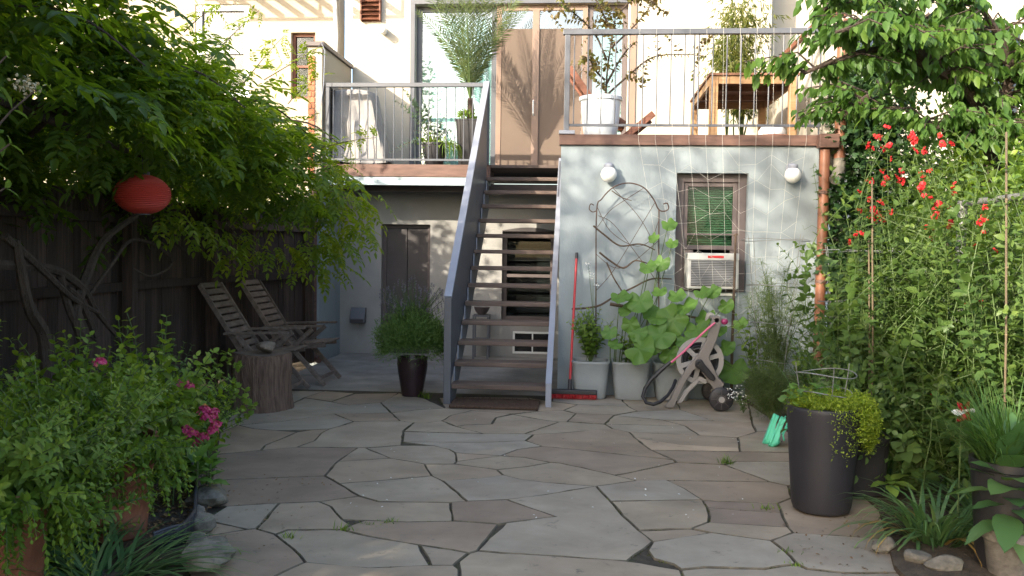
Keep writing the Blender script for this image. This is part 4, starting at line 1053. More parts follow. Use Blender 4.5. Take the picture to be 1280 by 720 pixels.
# ------------------------------------------------------------------ things on the left balcony
gr = thing('covered_grill', 'barbecue grill under a crumpled light grey cloth cover', 'grill', (-3.0, 12.1, ZD))
M_CLOTH = mat('grey_cloth', (0.30, 0.285, 0.275), 0.85, 0.1, 4, 0.35, 14, bdist=.03)
gx0, gx1 = atY(410, 200, 11.9)[0], atY(484, 200, 11.9)[0]
tx0, tx1 = atY(419, 118, 11.95)[0], atY(466, 118, 11.95)[0]; gz = atY(440, 116, 11.95)[2]
cx_, cy_ = (gx0+gx1)/2, 12.05; ct = (tx0+tx1)/2
mb = MB(); n = 64; lev = 18
for i in range(lev+1):
    u = i/lev
    for j in range(n):
        a = 2*math.pi*j/n; sqr = 1/((abs(math.cos(a))**6+abs(math.sin(a))**6)**(1/6))
        hx = (gx1-gx0)/2*(1-u)+(tx1-tx0)/2*u; hy = .30*(1-u)+.24*u
        fold = (1-u)**.7*.035*math.sin(9*a+2.2*math.sin(3*u)+.8)+.012*math.sin(17*a+4*u)+.010*math.sin(12*u+3*a)
        cxx = cx_*(1-u)+ct*u
        mb.v.append((cxx+(hx*sqr+fold)*math.cos(a), cy_+(hy*sqr+fold)*math.sin(a), ZD+.05+(gz-ZD-.05)*u+(.03*math.sin(2*a+1)*(1 if i == 0 else 0))))
for k, (s_, dz) in enumerate(((.93, .018), (.6, .022), (.2, .02))):
    for j in range(n):
        a = 2*math.pi*j/n; sqr = 1/((abs(math.cos(a))**6+abs(math.sin(a))**6)**(1/6))
        mb.v.append((ct+(tx1-tx0)/2*sqr*s_*math.cos(a), cy_+.24*sqr*s_*math.sin(a), gz+dz+.008*math.sin(3*a+k)))
for i in range(lev+3):
    for j in range(n): mb.f.append((i*n+j, i*n+(j+1) % n, (i+1)*n+(j+1) % n, (i+1)*n+j))
mb.f.append(tuple((lev+3)*n+j for j in range(n)))
mb.build('cover', M_CLOTH, gr, smooth=True)
for sx_ in (-1, 1):
    for sy_ in (-1, 1): MB().tube([(cx_+sx_*.2, cy_+sy_*.18, ZD), (cx_+sx_*.2, cy_+sy_*.18, ZD+.2)], .02, 8).build('leg', M_BLACK, gr)
MB().box(cx_-.24, cx_+.24, cy_-.2, cy_+.2, ZD+.06, ZD+.10).build('shelf', M_BLACK, gr)

# ------------------------------------------------------------------ things on the right deck
ZR = 2.645
tb = thing('teak_table', 'long teak slatted table on the upper deck seen from below', 'table', (1.85, 10.4, ZR))
TX0, TX1, TY0, TY1, TZ = float(atY(888, 100, 9.62)[0]), float(atY(998, 100, 9.62)[0]), 9.62, 11.35, 3.37
for x in (TX0, TX1-.085):
    for y in (TY0, TY1-.085): MB().box(x, x+.085, y, y+.085, ZR, TZ-.002).build('leg', M_TEAK, tb, bevel=.005)
MB().box(TX0+.087, TX1-.087, TY0+.004, TY0+.034, TZ-.085, TZ-.004).build('apron', M_TEAK, tb)
MB().box(TX0+.087, TX1-.087, TY1-.034, TY1-.004, TZ-.085, TZ-.004).build('apron', M_TEAK, tb)
for x in (TX0+.004, TX1-.034): MB().box(x, x+.03, TY0+.087, TY1-.087, TZ-.085, TZ-.004).build('apron', M_TEAK, tb)
M_TEAKD = mat('dark_teak', (0.20, 0.095, 0.055), 0.6, 0.3, 7, 0.25, 60, stretch=(5, 1, 5), objrand=.15)
n = 15
for i in range(n):
    y = TY0-.02+(TY1-TY0+.04)*i/n
    MB().box(TX0-.015, TX1+.015, y, y+(TY1-TY0+.04)/n-.008, TZ, TZ+.024).build('slat', M_TEAKD, tb)
for y in (TY0+.6, TY0+1.2): MB().box(TX0+.036, TX1-.036, y, y+.05, TZ-.06, TZ-.003).build('cross_bar', M_TEAKD, tb)

wc_ = thing('wooden_lounge_chair', 'reddish wooden lounge chair behind the white pot', 'chair', (.3, 10.0, ZR))
YC = 10.05
def pc(px, py, Y=YC): return atY(px, py, Y)
for y in (YC-.25, YC+.25):
    a, b = pc(712, 90), pc(742, 133); MB().bar((a[0], y, a[2]), (b[0], y, b[2]), .035, .07, (1, 0, 1)).build('back_stile', M_REDWOOD, wc_, bevel=.005)
    b2 = pc(780, 157); MB().bar((b[0], y, b[2]), (b2[0], y, b2[2]-.02), .035, .06).build('seat_rail', M_REDWOOD, wc_, bevel=.005)
    c, d_ = pc(815, 146), pc(768, 178); MB().bar((c[0], y, c[2]), (d_[0], y, ZR+.01), .035, .07, (-1, 0, 1)).build('leg', M_REDWOOD, wc_, bevel=.005)
    MB().bar((b[0]+.03, y+.04, b[2]), (b[0]-.12, y+.04, ZR+.01), .035, .06, (1, 0, .3)).build('leg', M_REDWOOD, wc_, bevel=.005)
a, b = pc(713, 92), pc(740, 131)
for i in range(7):
    u = i/6; p = a*(1-u)+b*u; MB().bar((p[0], YC-.23, p[2]), (p[0], YC+.23, p[2]), .016, .06, tuple(b-a)).build('back_slat', M_REDWOOD, wc_)
a, b = pc(746, 138), pc(778, 156)
for i in range(6):
    u = i/5; p = a*(1-u)+b*u; MB().bar((p[0], YC-.23, p[2]), (p[0], YC+.23, p[2]), .016, .06, tuple(b-a)).build('seat_slat', M_REDWOOD, wc_)
a, b = pc(812, 148), pc(790, 162)
for i in range(4):
    u = i/3; p = a*(1-u)+b*u; MB().bar((p[0], YC-.23, p[2]), (p[0], YC+.23, p[2]), .016, .055, tuple(b-a)).build('foot_slat', M_REDWOOD, wc_)

M_GLAZE = mat('white_glaze', (0.68, 0.72, 0.76), 0.3, 0.05, 3, 0.03, spec=.5)
sa = thing('saucer_stack', 'white upturned pot on terracotta saucers under the teak table', 'pot', (2.0, 9.75, ZR))
p = atY(967, 160, 9.78)
MB().lathe((p[0], 9.86, ZR), [(.20, 0), (.27, .035), (.275, .06), (.24, .062)], 32).build('saucer', M_TERRA, sa, smooth=True)
MB().lathe((p[0], 9.86, ZR+.063), [(.26, 0), (.265, .03), (.25, .045), (.19, .055), (.01, .058)], 32).build('saucer', M_TERRA, sa, smooth=True)
MB().lathe((p[0], 9.86, ZR+.122), [(.14, 0), (.145, .01), (.145, .05), (.12, .09), (.06, .105), (.005, .107)], 28).build('upturned_pot', M_GLAZE, sa, smooth=True)
# ------------------------------------------------------------------ foliage materials
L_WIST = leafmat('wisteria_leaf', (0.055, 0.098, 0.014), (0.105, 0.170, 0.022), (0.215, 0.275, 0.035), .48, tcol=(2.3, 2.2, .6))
L_TREE = leafmat('tree_leaf', (0.045, 0.095, 0.022), (0.075, 0.15, 0.030), (0.14, 0.22, 0.04), .40)
L_IVY = leafmat('ivy_leaf', (0.018, 0.045, 0.015), (0.032, 0.075, 0.022), (0.055, 0.105, 0.03), .22)
L_BASIL = leafmat('basil_leaf', (0.070, 0.125, 0.020), (0.125, 0.205, 0.028), (0.23, 0.31, 0.045), .38)
L_DULL = leafmat('dull_leaf', (0.060, 0.105, 0.032), (0.095, 0.160, 0.042), (0.15, 0.22, 0.055), .32)
L_GRASS = leafmat('grass_blade', (0.045, 0.10, 0.025), (0.070, 0.15, 0.035), (0.13, 0.21, 0.055), .30)
L_STRAP = leafmat('strap_leaf', (0.045, 0.10, 0.035), (0.080, 0.16, 0.055), (0.15, 0.22, 0.085), .25)
L_YELLOW = leafmat('lime_sedum', (0.13, 0.19, 0.018), (0.20, 0.28, 0.022), (0.30, 0.36, 0.04), .35)
L_SQUASH = leafmat('squash_leaf', (0.085, 0.17, 0.035), (0.11, 0.215, 0.042), (0.15, 0.26, 0.055), .38)
L_EUC = leafmat('eucalyptus_leaf', (0.10, 0.16, 0.14), (0.15, 0.22, 0.19), (0.20, 0.28, 0.24), .2)
L_PALM = leafmat('palm_leaf', (0.05, 0.08, 0.025), (0.08, 0.115, 0.035), (0.13, 0.16, 0.06), .25)
L_BAMBOO = leafmat('bamboo_leaf', (0.06, 0.085, 0.015), (0.10, 0.12, 0.02), (0.16, 0.16, 0.03), .35)
L_AUT = leafmat('bronze_leaf', (0.09, 0.055, 0.022), (0.13, 0.10, 0.03), (0.09, 0.14, 0.035), .35)
L_FENNEL = leafmat('fennel', (0.05, 0.085, 0.025), (0.08, 0.12, 0.035), (0.12, 0.155, 0.05), .3)
L_LAV = leafmat('lavender_leaf', (0.075, 0.14, 0.035), (0.11, 0.20, 0.045), (0.17, 0.26, 0.075), .3)
L_SPIKE = leafmat('lavender_spike', (0.12, 0.10, 0.15), (0.17, 0.15, 0.20), (0.24, 0.22, 0.24), .2, tcol=(1, 1, 1))
L_LITTER = leafmat('dead_leaf', (0.10, 0.055, 0.025), (0.17, 0.10, 0.045), (0.26, 0.17, 0.08), .1, tcol=(1, 1, 1))
L_PEA = leafmat('pea_leaf', (0.038, 0.078, 0.022), (0.080, 0.140, 0.034), (0.17, 0.24, 0.055), .36)
L_BALM = leafmat('balm_leaf', (0.075, 0.135, 0.020), (0.155, 0.245, 0.028), (0.30, 0.37, 0.045), .42)
L_PETAL = leafmat('scarlet_petal', (0.42, 0.012, 0.018), (0.52, 0.025, 0.026), (0.60, 0.06, 0.06), .3, tcol=(1.2, .9, .9))
L_LANT = leafmat('lantana_petal', (0.45, 0.03, 0.12), (0.58, 0.07, 0.20), (0.70, 0.42, 0.12), .25, tcol=(1.2, .9, .9))
L_WHITEF = leafmat('white_petal', (0.7, 0.7, 0.65), (0.75, 0.75, 0.72), (0.8, 0.8, 0.8), .2, tcol=(1, 1, 1))

def litter(name, lab, x0, x1, y0, y1, z, n, size=.03, m=None):
    P = np.stack([rng.uniform(x0, x1, n), rng.uniform(y0, y1, n), np.full(n, z)], 1)
    D = ball(n); D[:, 2] *= .25
    N_ = ball(n)*.5+np.array([0, 0, 1])
    o = leaves(name, P, D, N_, size*(.5+rng.random(n)), size*.5, m or L_LITTER, None, 'oval')
    return tag(o, lab, 'leaf litter')

# ------------------------------------------------------------------ wisteria over the fence
vine = thing('wisteria_vine', 'huge dense green wisteria vine spilling over the fence above the lantern', 'vine', (-3.8, 6, 0))
def compound(name, B, D, Ln, m, parent, rnd):
    n = len(B); D = nrm(D)
    us = np.array([.18, .34, .50, .66, .82]); P, DD, NN, LL, RR_ = [], [], [], [], []
    side = nrm(np.cross(D, np.array([0, 0, 1.0]))+1e-6)
    droop = .10+.40*rng.random(n)
    def at(u): 
        q = B+D*(Ln*u)[:, None]; q[:, 2] -= droop*Ln*u*u; return q
    for k, u in enumerate(us):
        td = D.copy(); td[:, 2] -= 2*droop*u; td = nrm(td)
        for s in (-1, 1):
            P.append(at(np.full(n, u))); DD.append(side*s*.8+td*.55+rng.normal(size=(n, 3))*.13+np.array([0, 0, -.14]))
            NN.append(np.cross(side, td)*1.0+rng.normal(size=(n, 3))*.2); LL.append(Ln*(.34-.07*abs(k-2)/2)*(.85+.3*rng.random(n))); RR_.append(rnd+.12*rng.normal(size=n))
    td = D.copy(); td[:, 2] -= 2*droop; P.append(at(np.full(n, .97))); DD.append(nrm(td)); NN.append(np.cross(side, nrm(td))); LL.append(Ln*.36); RR_.append(rnd)
    P, DD, NN, LL, RR_ = map(np.concatenate, (P, DD, NN, LL, RR_))
    sgn = np.sign(NN[:, 2:3]); sgn[sgn == 0] = 1
    return leaves(name, P, DD, NN*sgn, LL, LL*.46, m, parent, 'lance', RR_)
LUMPS = [((-3.30, 9.30, 2.02), (.72, .60, .52)), ((-3.35, 8.6, 2.14), (.90, .75, .58)), ((-3.40, 7.8, 2.22), (1.02, .8, .60)), ((-3.40, 7.0, 2.30), (1.05, .8, .62)),
         ((-3.50, 6.1, 2.42), (.95, .85, .66)), ((-3.55, 5.2, 2.50), (1.0, .85, .74)), ((-3.5, 4.4, 2.62), (1.05, .9, .82)), ((-3.45, 3.6, 2.78), (1.1, .9, .9)), ((-3.9, 5.0, 2.3), (.4, 1.2, .5)), ((-3.9, 3.6, 2.3), (.4, 1.2, .6)),
         ((-3.3, 2.6, 3.0), (1.2, .9, .9)), ((-3.4, 1.5, 3.1), (1.2, .9, 1.1)), ((-3.4, .3, 3.1), (1.2, .9, 1.15)), ((-3.5, -1.0, 3.1), (1.1, .9, 1.15)), ((-3.5, -2.3, 3.0), (1.1, .9, 1.1)),  # unseen off-frame lumps, raised and thickened to keep sun off the patio
         ((-4.5, 8.9, 1.9), (.55, 1.0, .7)), ((-4.5, 7.2, 1.9), (.55, 1.1, .8)), ((-4.5, 5.4, 2.0), (.55, 1.1, .9)), ((-4.5, 3.4, 2.2), (.6, 1.3, 1.0)), ((-4.5, 1.4, 2.3), (.6, 1.4, .9)),
         ((-4.2, 10.2, 2.1), (.5, .6, .5)), ((-3.8, 8.4, 1.95), (.25, .9, .25)), ((-3.8, 6.6, 1.95), (.25, 1.0, .3)), ((-3.8, 4.8, 2.0), (.25, 1.0, .3))]
nc = 3500
vol = np.array([l[1][0]*l[1][1]*l[1][2] for l in LUMPS]); vol[10:15] *= 2.4
ci = rng.choice(len(LUMPS), nc, p=vol/vol.sum())
d_ = ball(nc); d_[:, 2] = np.where(d_[:, 2] < -.55, -d_[:, 2], d_[:, 2]); rr2 = .55+.5*rng.random(nc)**.6
Cc = np.array([LUMPS[i][0] for i in ci]); Rc = np.array([LUMPS[i][1] for i in ci])
cen = Cc+d_*Rc*rr2[:, None]+rng.normal(size=(nc, 3))*.05
okc = cen[:, 2] > 1.35; cen, d_ = cen[okc], d_[okc]; nc = len(cen)
per = 7
B = np.repeat(cen, per, 0)+rng.normal(size=(nc*per, 3))*.055
az = rng.random(nc*per)*6.283
D = np.stack([np.cos(az), np.sin(az), np.zeros(nc*per)], 1)*.85+np.repeat(nrm(d_*Rc[okc]), per, 0)*.35; D[:, 2] += rng.normal(0, .28, nc*per)-.05
tone = np.repeat(np.clip(.30+.30*d_[:, 2]+.16*(cen[:, 1]-4.5)/4+.16*rng.normal(size=nc), 0, 1), per)  # upper and patio-end leaves coloured lighter: sunlight put into the tone
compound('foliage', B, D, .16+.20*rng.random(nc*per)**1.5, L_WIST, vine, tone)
# hanging sprays at the patio end
hb_ = []
for px, py, Y in ((452, 280, 9.3), (440, 255, 9.2), (430, 240, 9.3), (445, 300, 9.2), (402, 335, 9.3), (392, 318, 9.2), (415, 315, 9.1), (375, 325, 9.2), (355, 325, 9.0), (330, 320, 8.8), (300, 318, 8.4), (270, 305, 8), (245, 300, 7.6), (228, 285, 7.2), (425, 290, 9.4), (405, 300, 9.4), (420, 262, 9.6)):
    p = atY(px, py-12, Y)
    for k in range(9): hb_.append(p+rng.normal(size=3)*[.10, .12, .09])
hb_ = np.array(hb_); D = ball(len(hb_)); D[:, 2] = -.7+.3*rng.random(len(hb_)); D[:, 0] += .35
compound('hanging_spray', hb_, D, .20+.08*rng.random(len(hb_)), L_WIST, vine, .55+.3*rng.random(len(hb_)))
mbt = MB()
# loose tendrils reaching up and out
tend = [[(230, 40), (255, 15), (275, 5)], [(250, 90), (280, 50), (325, 12)], [(300, 110), (330, 70), (355, 45)], [(385, 190), (430, 175), (470, 172)], [(400, 215), (425, 205), (437, 203)], [(330, 100), (372, 75), (395, 62)], [(360, 130), (380, 105), (400, 98)], [(170, 20), (215, 35), (250, 62)]]
tl = []
for t in tend:
    pts = [atY(x, y, 8.3 if x > 300 else 7.0) for x, y in t]; 
    u = np.linspace(0, 1, 10)[:, None]; c = (1-u)**2*pts[0]+2*u*(1-u)*pts[1]+u**2*pts[2]
    mbt.tube(c, list(np.linspace(.006, .002, 10)), 5)
    for k in range(2, 10):
        for q in range(2): tl.append(c[k]+rng.normal(size=3)*.02)
stuff(mbt.build('tendril', M_TWIG, vine, smooth=True))
tl = np.array(tl); compound('tendril_leaf', tl, ball(len(tl))+np.array([0, 0, .15]), .09+.08*rng.random(len(tl)), L_WIST, vine, .75+.25*rng.random(len(tl)))
def vpx(px, py, X): return atX(px, py, X)
for pts, r_ in (([(-30, 330), (20, 332), (70, 338), (105, 362), (120, 388), (150, 425)], .035), ([(5, 295), (45, 330), (90, 372), (125, 392)], .028), ([(60, 480), (55, 420), (35, 380), (20, 300)], .05), ([(120, 420), (100, 375), (85, 360)], .03),
                ([(118, 500), (105, 430), (95, 390), (110, 340), (130, 300), (170, 270)], .045), ([(110, 372), (140, 330), (165, 300), (200, 310), (215, 330), (190, 345), (165, 335)], .016), ([(190, 270), (215, 300), (245, 325)], .016), ([(75, 345), (92, 400), (120, 425)], .03)):
    w_ = wire(vine, [atX(x, y, -3.62+.03*random.uniform(-1, 1)) for x, y in pts], [r_, r_*.85, r_*.5], 'trunk', M_BARK)
for k, (y0, y1) in enumerate(((3.0, 9.2), (-1, 6.0))):
    wire(vine, [(-3.75, y0, 2.0), (-3.6, (y0*2+y1)/3, 2.35), (-3.4, (y0+2*y1)/3, 2.4), (-3.2, y1, 2.15)], [.05, .04, .02], 'branch', M_BARK)
for y in (4.2, 5.6, 7, 8.2): wire(vine, [(-3.65, y, 2.2), (-3.2, y+.15, 2.65), (-2.7, y+.3, 2.7), (-2.35, y+.4, 2.45)], [.02, .012, .005], 'branch', M_BARK)

# ------------------------------------------------------------------ trees
def tree(name, lab, base, limbs, twigs, leafL, leafW, m, tw_len=(.3, .7), nleaf=9, t='oval', r0_=.09, droop=.75, group=None, trunk=None, tone0=.2):
    T = thing(name, lab, 'tree', base, group)
    if trunk: wire(T, trunk, [r0_, r0_*.85, r0_*.7], 'trunk', M_BARK)
    S = []
    for L_ in limbs:
        wire(T, L_, [r0_*.62, r0_*.35, r0_*.14], 'limb', M_BARK)
        L_ = [np.array(q, float) for q in L_]
        for k in range(twigs):
            u = (.15+.85*rng.random())*(len(L_)-1); i = min(int(u), len(L_)-2); p = L_[i]+(L_[i+1]-L_[i])*(u-i)
            a = rng.random()*6.283; ln = rng.uniform(*tw_len)
            v = np.array([math.cos(a), math.sin(a), rng.uniform(-.15, .45)])*ln
            S.append(np.stack([p, p+v*.5+[0, 0, .05], p+v-[0, 0, .12*ln]]))
    stem_mesh('twig', S, .009, M_BARK, T, .4, 4)
    P, D, N_, rn = [], [], [], []
    for s_ in S:
        tn = rng.random()
        for k in range(nleaf):
            u = .2+.8*k/(nleaf-1); p = s_[0]*(1-u)**2+s_[1]*2*u*(1-u)+s_[2]*u*u
            for q in range(2):
                P.append(p+rng.normal(size=3)*.02); o = nrm(rng.normal(size=3)); o[2] = 0
                D.append(o*(1-droop*.5)+nrm(s_[2]-s_[0])*.35+np.array([0, 0, -droop])); N_.append(o*.6+np.array([0, 0, .5])+rng.normal(size=3)*.25); rn.append(tone0+.45*tn+.35*rng.random())
    n = len(P); l = leafL*(.7+.6*rng.random(n))
    cr = leaves('crown', np.array(P), np.array(D), np.array(N_), l, l*leafW/leafL, m, T, t, np.array(rn))
    return T
def lim(*q): return [atY(x, y, Y) for x, y, Y in q]
fk = atY(1240, 165, 7.4)
tree('dogwood_tree', 'broad leaved tree arching over the red flowers from behind the wire fence', (fk[0]+.1, 7.4, 0),
     [lim((1240, 165, 7.4), (1215, 120, 7.2), (1165, 85, 7.0), (1100, 62, 6.8), (1040, 78, 6.7), (1005, 92, 6.7)),
      lim((1240, 165, 7.4), (1200, 110, 7.5), (1150, 92, 7.7), (1085, 120, 7.8), (1050, 150, 7.9)),
      lim((1225, 140, 7.3), (1180, 60, 7.3), (1120, 15, 7.2), (1070, -5, 7.0), (1030, 12, 6.9)),
      lim((1240, 160, 7.4), (1262, 90, 7.3), (1240, 30, 7.1), (1200, -20, 7.0)),
      lim((1240, 160, 7.4), (1275, 110, 7.4), (1300, 50, 7.3), (1340, -10, 7.2)),
      lim((1180, 90, 7.1), (1130, 50, 6.7), (1080, 35, 6.4), (1045, 40, 6.3)),
      lim((1245, 150, 7.4), (1230, 175, 7.0), (1190, 165, 6.9), (1150, 150, 6.9)),
      lim((1250, 150, 7.4), (1285, 160, 7.3), (1310, 150, 7.2)),
      lim((1205, 115, 7.2), (1190, 50, 7.6), (1160, 20, 7.9), (1120, 60, 8.2))],
     36, .090, .048, L_TREE, (.22, .55), 11, r0_=.085, trunk=[(fk[0]+.12, 7.4, -.02), (fk[0]+.06, 7.42, .9), (fk[0]+.03, 7.4, 1.8), fk], tone0=.12)
# tree standing beyond the fence, out of the picture: its thin crown breaks the evening sun
def yardtree(base, lab, h, R_, n, seed):
    T = thing('yard_tree', lab, 'tree', base)
    b = np.array(base, float); wire(T, [b, b+[.1, .05, h*.3], b+[.0, .1, h*.6]], [.16, .13, .09], 'trunk', M_BARK)
    for k in range(7):
        a = k*.9; wire(T, [b+[0, .1, h*(.45+.02*k)], b+[math.cos(a)*R_*.4, math.sin(a)*R_*.4, h*.68], b+[math.cos(a)*R_*.85, math.sin(a)*R_*.85, h*(.75+.03*k)]], [.06, .04, .015], 'limb', M_BARK)
    lum = [(b+np.array([math.cos(a)*R_*.5, math.sin(a)*R_*.5, h*(.72+.1*math.sin(3*a))]), (R_*.62, R_*.62, h*.17)) for a in np.linspace(0, 6.28, 8)[:-1]]+[(b+np.array([0, 0, h*.88]), (R_*.6, R_*.6, h*.14))]
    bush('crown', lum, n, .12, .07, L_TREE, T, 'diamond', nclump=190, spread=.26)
SHADE_TREES = [((-7.6, -1.5, 0), 'tall broadleaf tree beyond the fence left of the vine', 9.6, 2.6, 6500, 1), ((-6.9, 7.4, 0), 'smaller unseen tree added beyond the fence to shade the basement wall', 5.0, 1.5, 3800, 2)]  # second tree is added out of view to keep sun off the basement wall
for a in SHADE_TREES: yardtree(*a)

# ivy on the corner beyond the downpipe
ivy = thing('ivy', 'dark ivy climbing the wall corner right of the copper downpipe', 'ivy', (2.8, 9.5, 0))
bush('foliage', [((2.85, 9.45, .6), (.30, .25, .8)), ((2.85, 9.45, 1.6), (.32, .25, .8)), ((2.85, 9.45, 2.5), (.36, .3, .6)), ((2.9, 9.4, 3.1), (.40, .3, .5)), ((3.3, 9.6, 2.2), (.4, .3, .6)), ((3.3, 9.6, 1.2), (.4, .3, .9)), ((2.62, 9.2, 2.95), (.14, .1, .28)), ((2.6, 9.18, 1.7), (.14, .08, .7))],
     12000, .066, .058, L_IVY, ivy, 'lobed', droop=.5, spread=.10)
wire(ivy, [(2.8, 9.5, 0), (2.75, 9.5, 1), (2.85, 9.5, 2), (2.8, 9.5, 3.1)], [.03, .02, .008], 'stem', M_BARK)
# hedge added beyond the board fence: closes bright gaps, keeps sun off the patio
nh = thing('hedge', 'dark dense hedge added beyond the board fence to shade the patio', 'hedge', (-5.0, 6, 0))
bush('foliage', [((-5.0, y_, 1.5), (.55, 1.0, 1.35)) for y_ in np.arange(1.5, 12, 1.1)]+[((-5.4, y_, 2.2), (.7, 1.0, 2.1)) for y_ in (-6, -5, -4, -3, -2, -1, 0, .8)], 24000, .10, .065, L_IVY, nh, 'diamond', upb=.2, spread=.14, shell=.25)
stem_mesh('stem', [np.array([[-5.0, y_, 0], [-5.0+.1*random.random(), y_+.1, 1.0], [-5.0, y_, 2.2]]) for y_ in np.arange(1.5, 12, .6)], .02, M_BARK, nh)
# shrubs behind the wire fence
def hedge(lab, lumps, n, base, m=L_BASIL, l=.065, w=.036):
    T = thing('shrub', lab, 'shrub', base)
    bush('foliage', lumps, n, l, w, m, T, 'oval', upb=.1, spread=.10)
    stem_mesh('stem', stems(np.array(base, float), 9, max(q[0][2]+q[1][2]*.5 for q in lumps), .6), .014, M_BARK, T)
hedge('bright green leafy shrub behind the wire fence below the tree fork', [((3.15, 6.3, 1.80), (.35, .5, .45)), ((3.3, 7.0, 1.85), (.5, .6, .6)), ((3.2, 5.6, 1.7), (.4, .5, .45)), ((3.4, 7.9, 1.9), (.5, .6, .6)), ((3.6, 6.6, 2.0), (.5, .6, .5)), ((3.3, 4.9, 1.6), (.4, .5, .5))], 9500, (3.2, 6.4, 0))
hedge('tall green shrub behind the bamboo cane filling the far corner', [((3.9, 8.2, 1.6), (.7, .7, 1.0)), ((4.4, 7.2, 1.7), (.7, .7, 1.0)), ((3.5, 5.2, 2.0), (.35, .6, .5)), ((4.9, 9.0, 1.8), (.9, .5, 1.0))], 9000, (4.2, 7.8, 0), L_BASIL, .075, .045)
hedge('darker shrub growing along the wire fence behind the vegetable bed', [((3.2, 8.2, 1.2), (.45, .7, .9)), ((3.1, 7.2, .8), (.4, .7, .7)), ((3.1, 6.0, .8), (.35, .8, .7)), ((3.1, 4.9, .9), (.35, .7, .8)), ((3.7, 8.6, 1.9), (.6, .5, .7)), ((3.6, 9.2, 2.2), (.6, .3, .8))], 11000, (3.15, 7.2, 0), L_DULL, .07, .042)

# ------------------------------------------------------------------ wire fence on the right
XF = 2.62
cf = thing('chain_link_fence', 'galvanised chain link fence with pipe rail behind the red flowers', 'fence', (XF, 6, 0))
M_GALV = mat('galvanised', (0.22, 0.22, 0.21), 0.5, 0.2, 12, 0.05, metal=.4)
MB().tube([(XF, 2.0, 1.86), (XF, 6.44, 1.86)], .024, 12).build('top_rail', M_GALV, cf, smooth=True)
for y in (2.2, 4.3, 6.42): 
    MB().tube([(XF, y, 0), (XF, y, 1.88)], .034, 12).build('post', M_GALV, cf, smooth=True)
mbw = MB(); stp_ = .062
for i in range(int(4.15/stp_)):
    y = 2.2+i*stp_
    pts = [(XF+(.004 if k % 2 else -.004), y+(stp_*.98 if k % 2 else 0), .04+k*stp_*.5*1.1) for k in range(54)]
    mbw.tube(pts, .0012, 3, cap=False)
stuff(mbw.build('mesh', M_GALV, cf))

# ------------------------------------------------------------------ big dark pot with sedum
pc_ = gnd(1030, 648); PX, PY = float(pc_[0])+.025, float(pc_[1])+.165
M_CHAR = mat('charcoal_resin', (0.024, 0.023, 0.028), 0.5, 0.15, 3, 0.15, 160, spec=.4)
bp_ = thing('tall_planter', 'tall charcoal planter with bean plant and trailing lime sedum', 'planter', (PX, PY, 0))
pot(bp_, (PX, PY, 0.003), [(.135, 0), (.158, .012), (.168, .04), (.180, .20), (.194, .40), (.206, .585), (.208, .60), (.204, .612), (.196, .614)], M_CHAR, .57, 56)
ns_ = 3000
a = rng.random(ns_)*6.283; r_ = .19*np.sqrt(rng.random(ns_)); P = np.stack([PX+r_*np.cos(a), PY+r_*np.sin(a), .60+.05*rng.random(ns_)+.02*np.sin(7*a)], 1)
k = int(ns_*.5)                       # the part that pours over the right side of the rim
aa = rng.normal(.0, .55, k)-.15; hang = rng.random(k)**1.3*.30; out = .20+.03*rng.random(k)+.05*np.sin(hang*9)
P[:k] = np.stack([PX+out*np.cos(aa), PY+out*np.sin(aa), .645-hang*(.4+.6*np.abs(np.cos(aa*2.2)))+.03*rng.random(k)], 1)
Sd = []
D = ball(ns_)+np.array([0, 0, .9]); D[:k] += np.stack([np.cos(aa), np.sin(aa), -.9*np.ones(k)], 1)*.8
PP, DD, NN = [], [], []
for q in range(5):
    PP.append(P+nrm(D)*.012*q); dd = ball(ns_)*.9+nrm(D)*.6; DD.append(dd); NN.append(ball(ns_)+np.array([0, 0, 1]))
leaves('sedum', np.concatenate(PP), np.concatenate(DD), np.concatenate(NN), .017, .007, L_YELLOW, bp_, 'diamond', np.tile(rng.random(ns_), 5))
# bean seedlings: broad leaves in threes over the left of the rim
bl = []
for px, py in ((1000, 487), (985, 490), (1012, 483), (1025, 478), (1020, 492), (995, 497), (1040, 482), (978, 498), (1008, 497), (1030, 488), (992, 482)):
    bl.append(atY(px, py, PY-.08+.12*random.random()))
bl = np.array(bl); P = np.repeat(bl, 3, 0)+rng.normal(size=(len(bl)*3, 3))*.012; az = np.tile([0, 2.1, 4.2], len(bl))+rng.random(len(bl)*3)
D = np.stack([np.cos(az), np.sin(az), -.15+0*az], 1)
leaves('bean_leaf', P, D, np.array([0, -.35, 1])+ball(len(P))*.3, .062, .052, L_SQUASH, bp_, 'oval')
stem_mesh('bean_stem', [np.stack([np.array([PX-.03+.02*random.random(), PY, .57]), (b+np.array([PX, PY, .63]))/2+[0, 0, .03], b]) for b in bl], .003, M_STEM, bp_)
# second low planter behind it and the mint clogs
sp2 = thing('dark_planter', 'dark square planter half hidden behind the tall charcoal planter', 'planter', (1.75, 5.75, 0))
pot(sp2, (1.72, 5.62, .025), [(.13, 0), (.14, .01), (.16, .34), (.165, .35), (.165, .37)], M_BLACK, .33, 32, sq=5)
bush('foliage', [((1.72, 5.62, .5), (.2, .2, .18))], 500, .05, .03, L_DULL, sp2, 'oval')

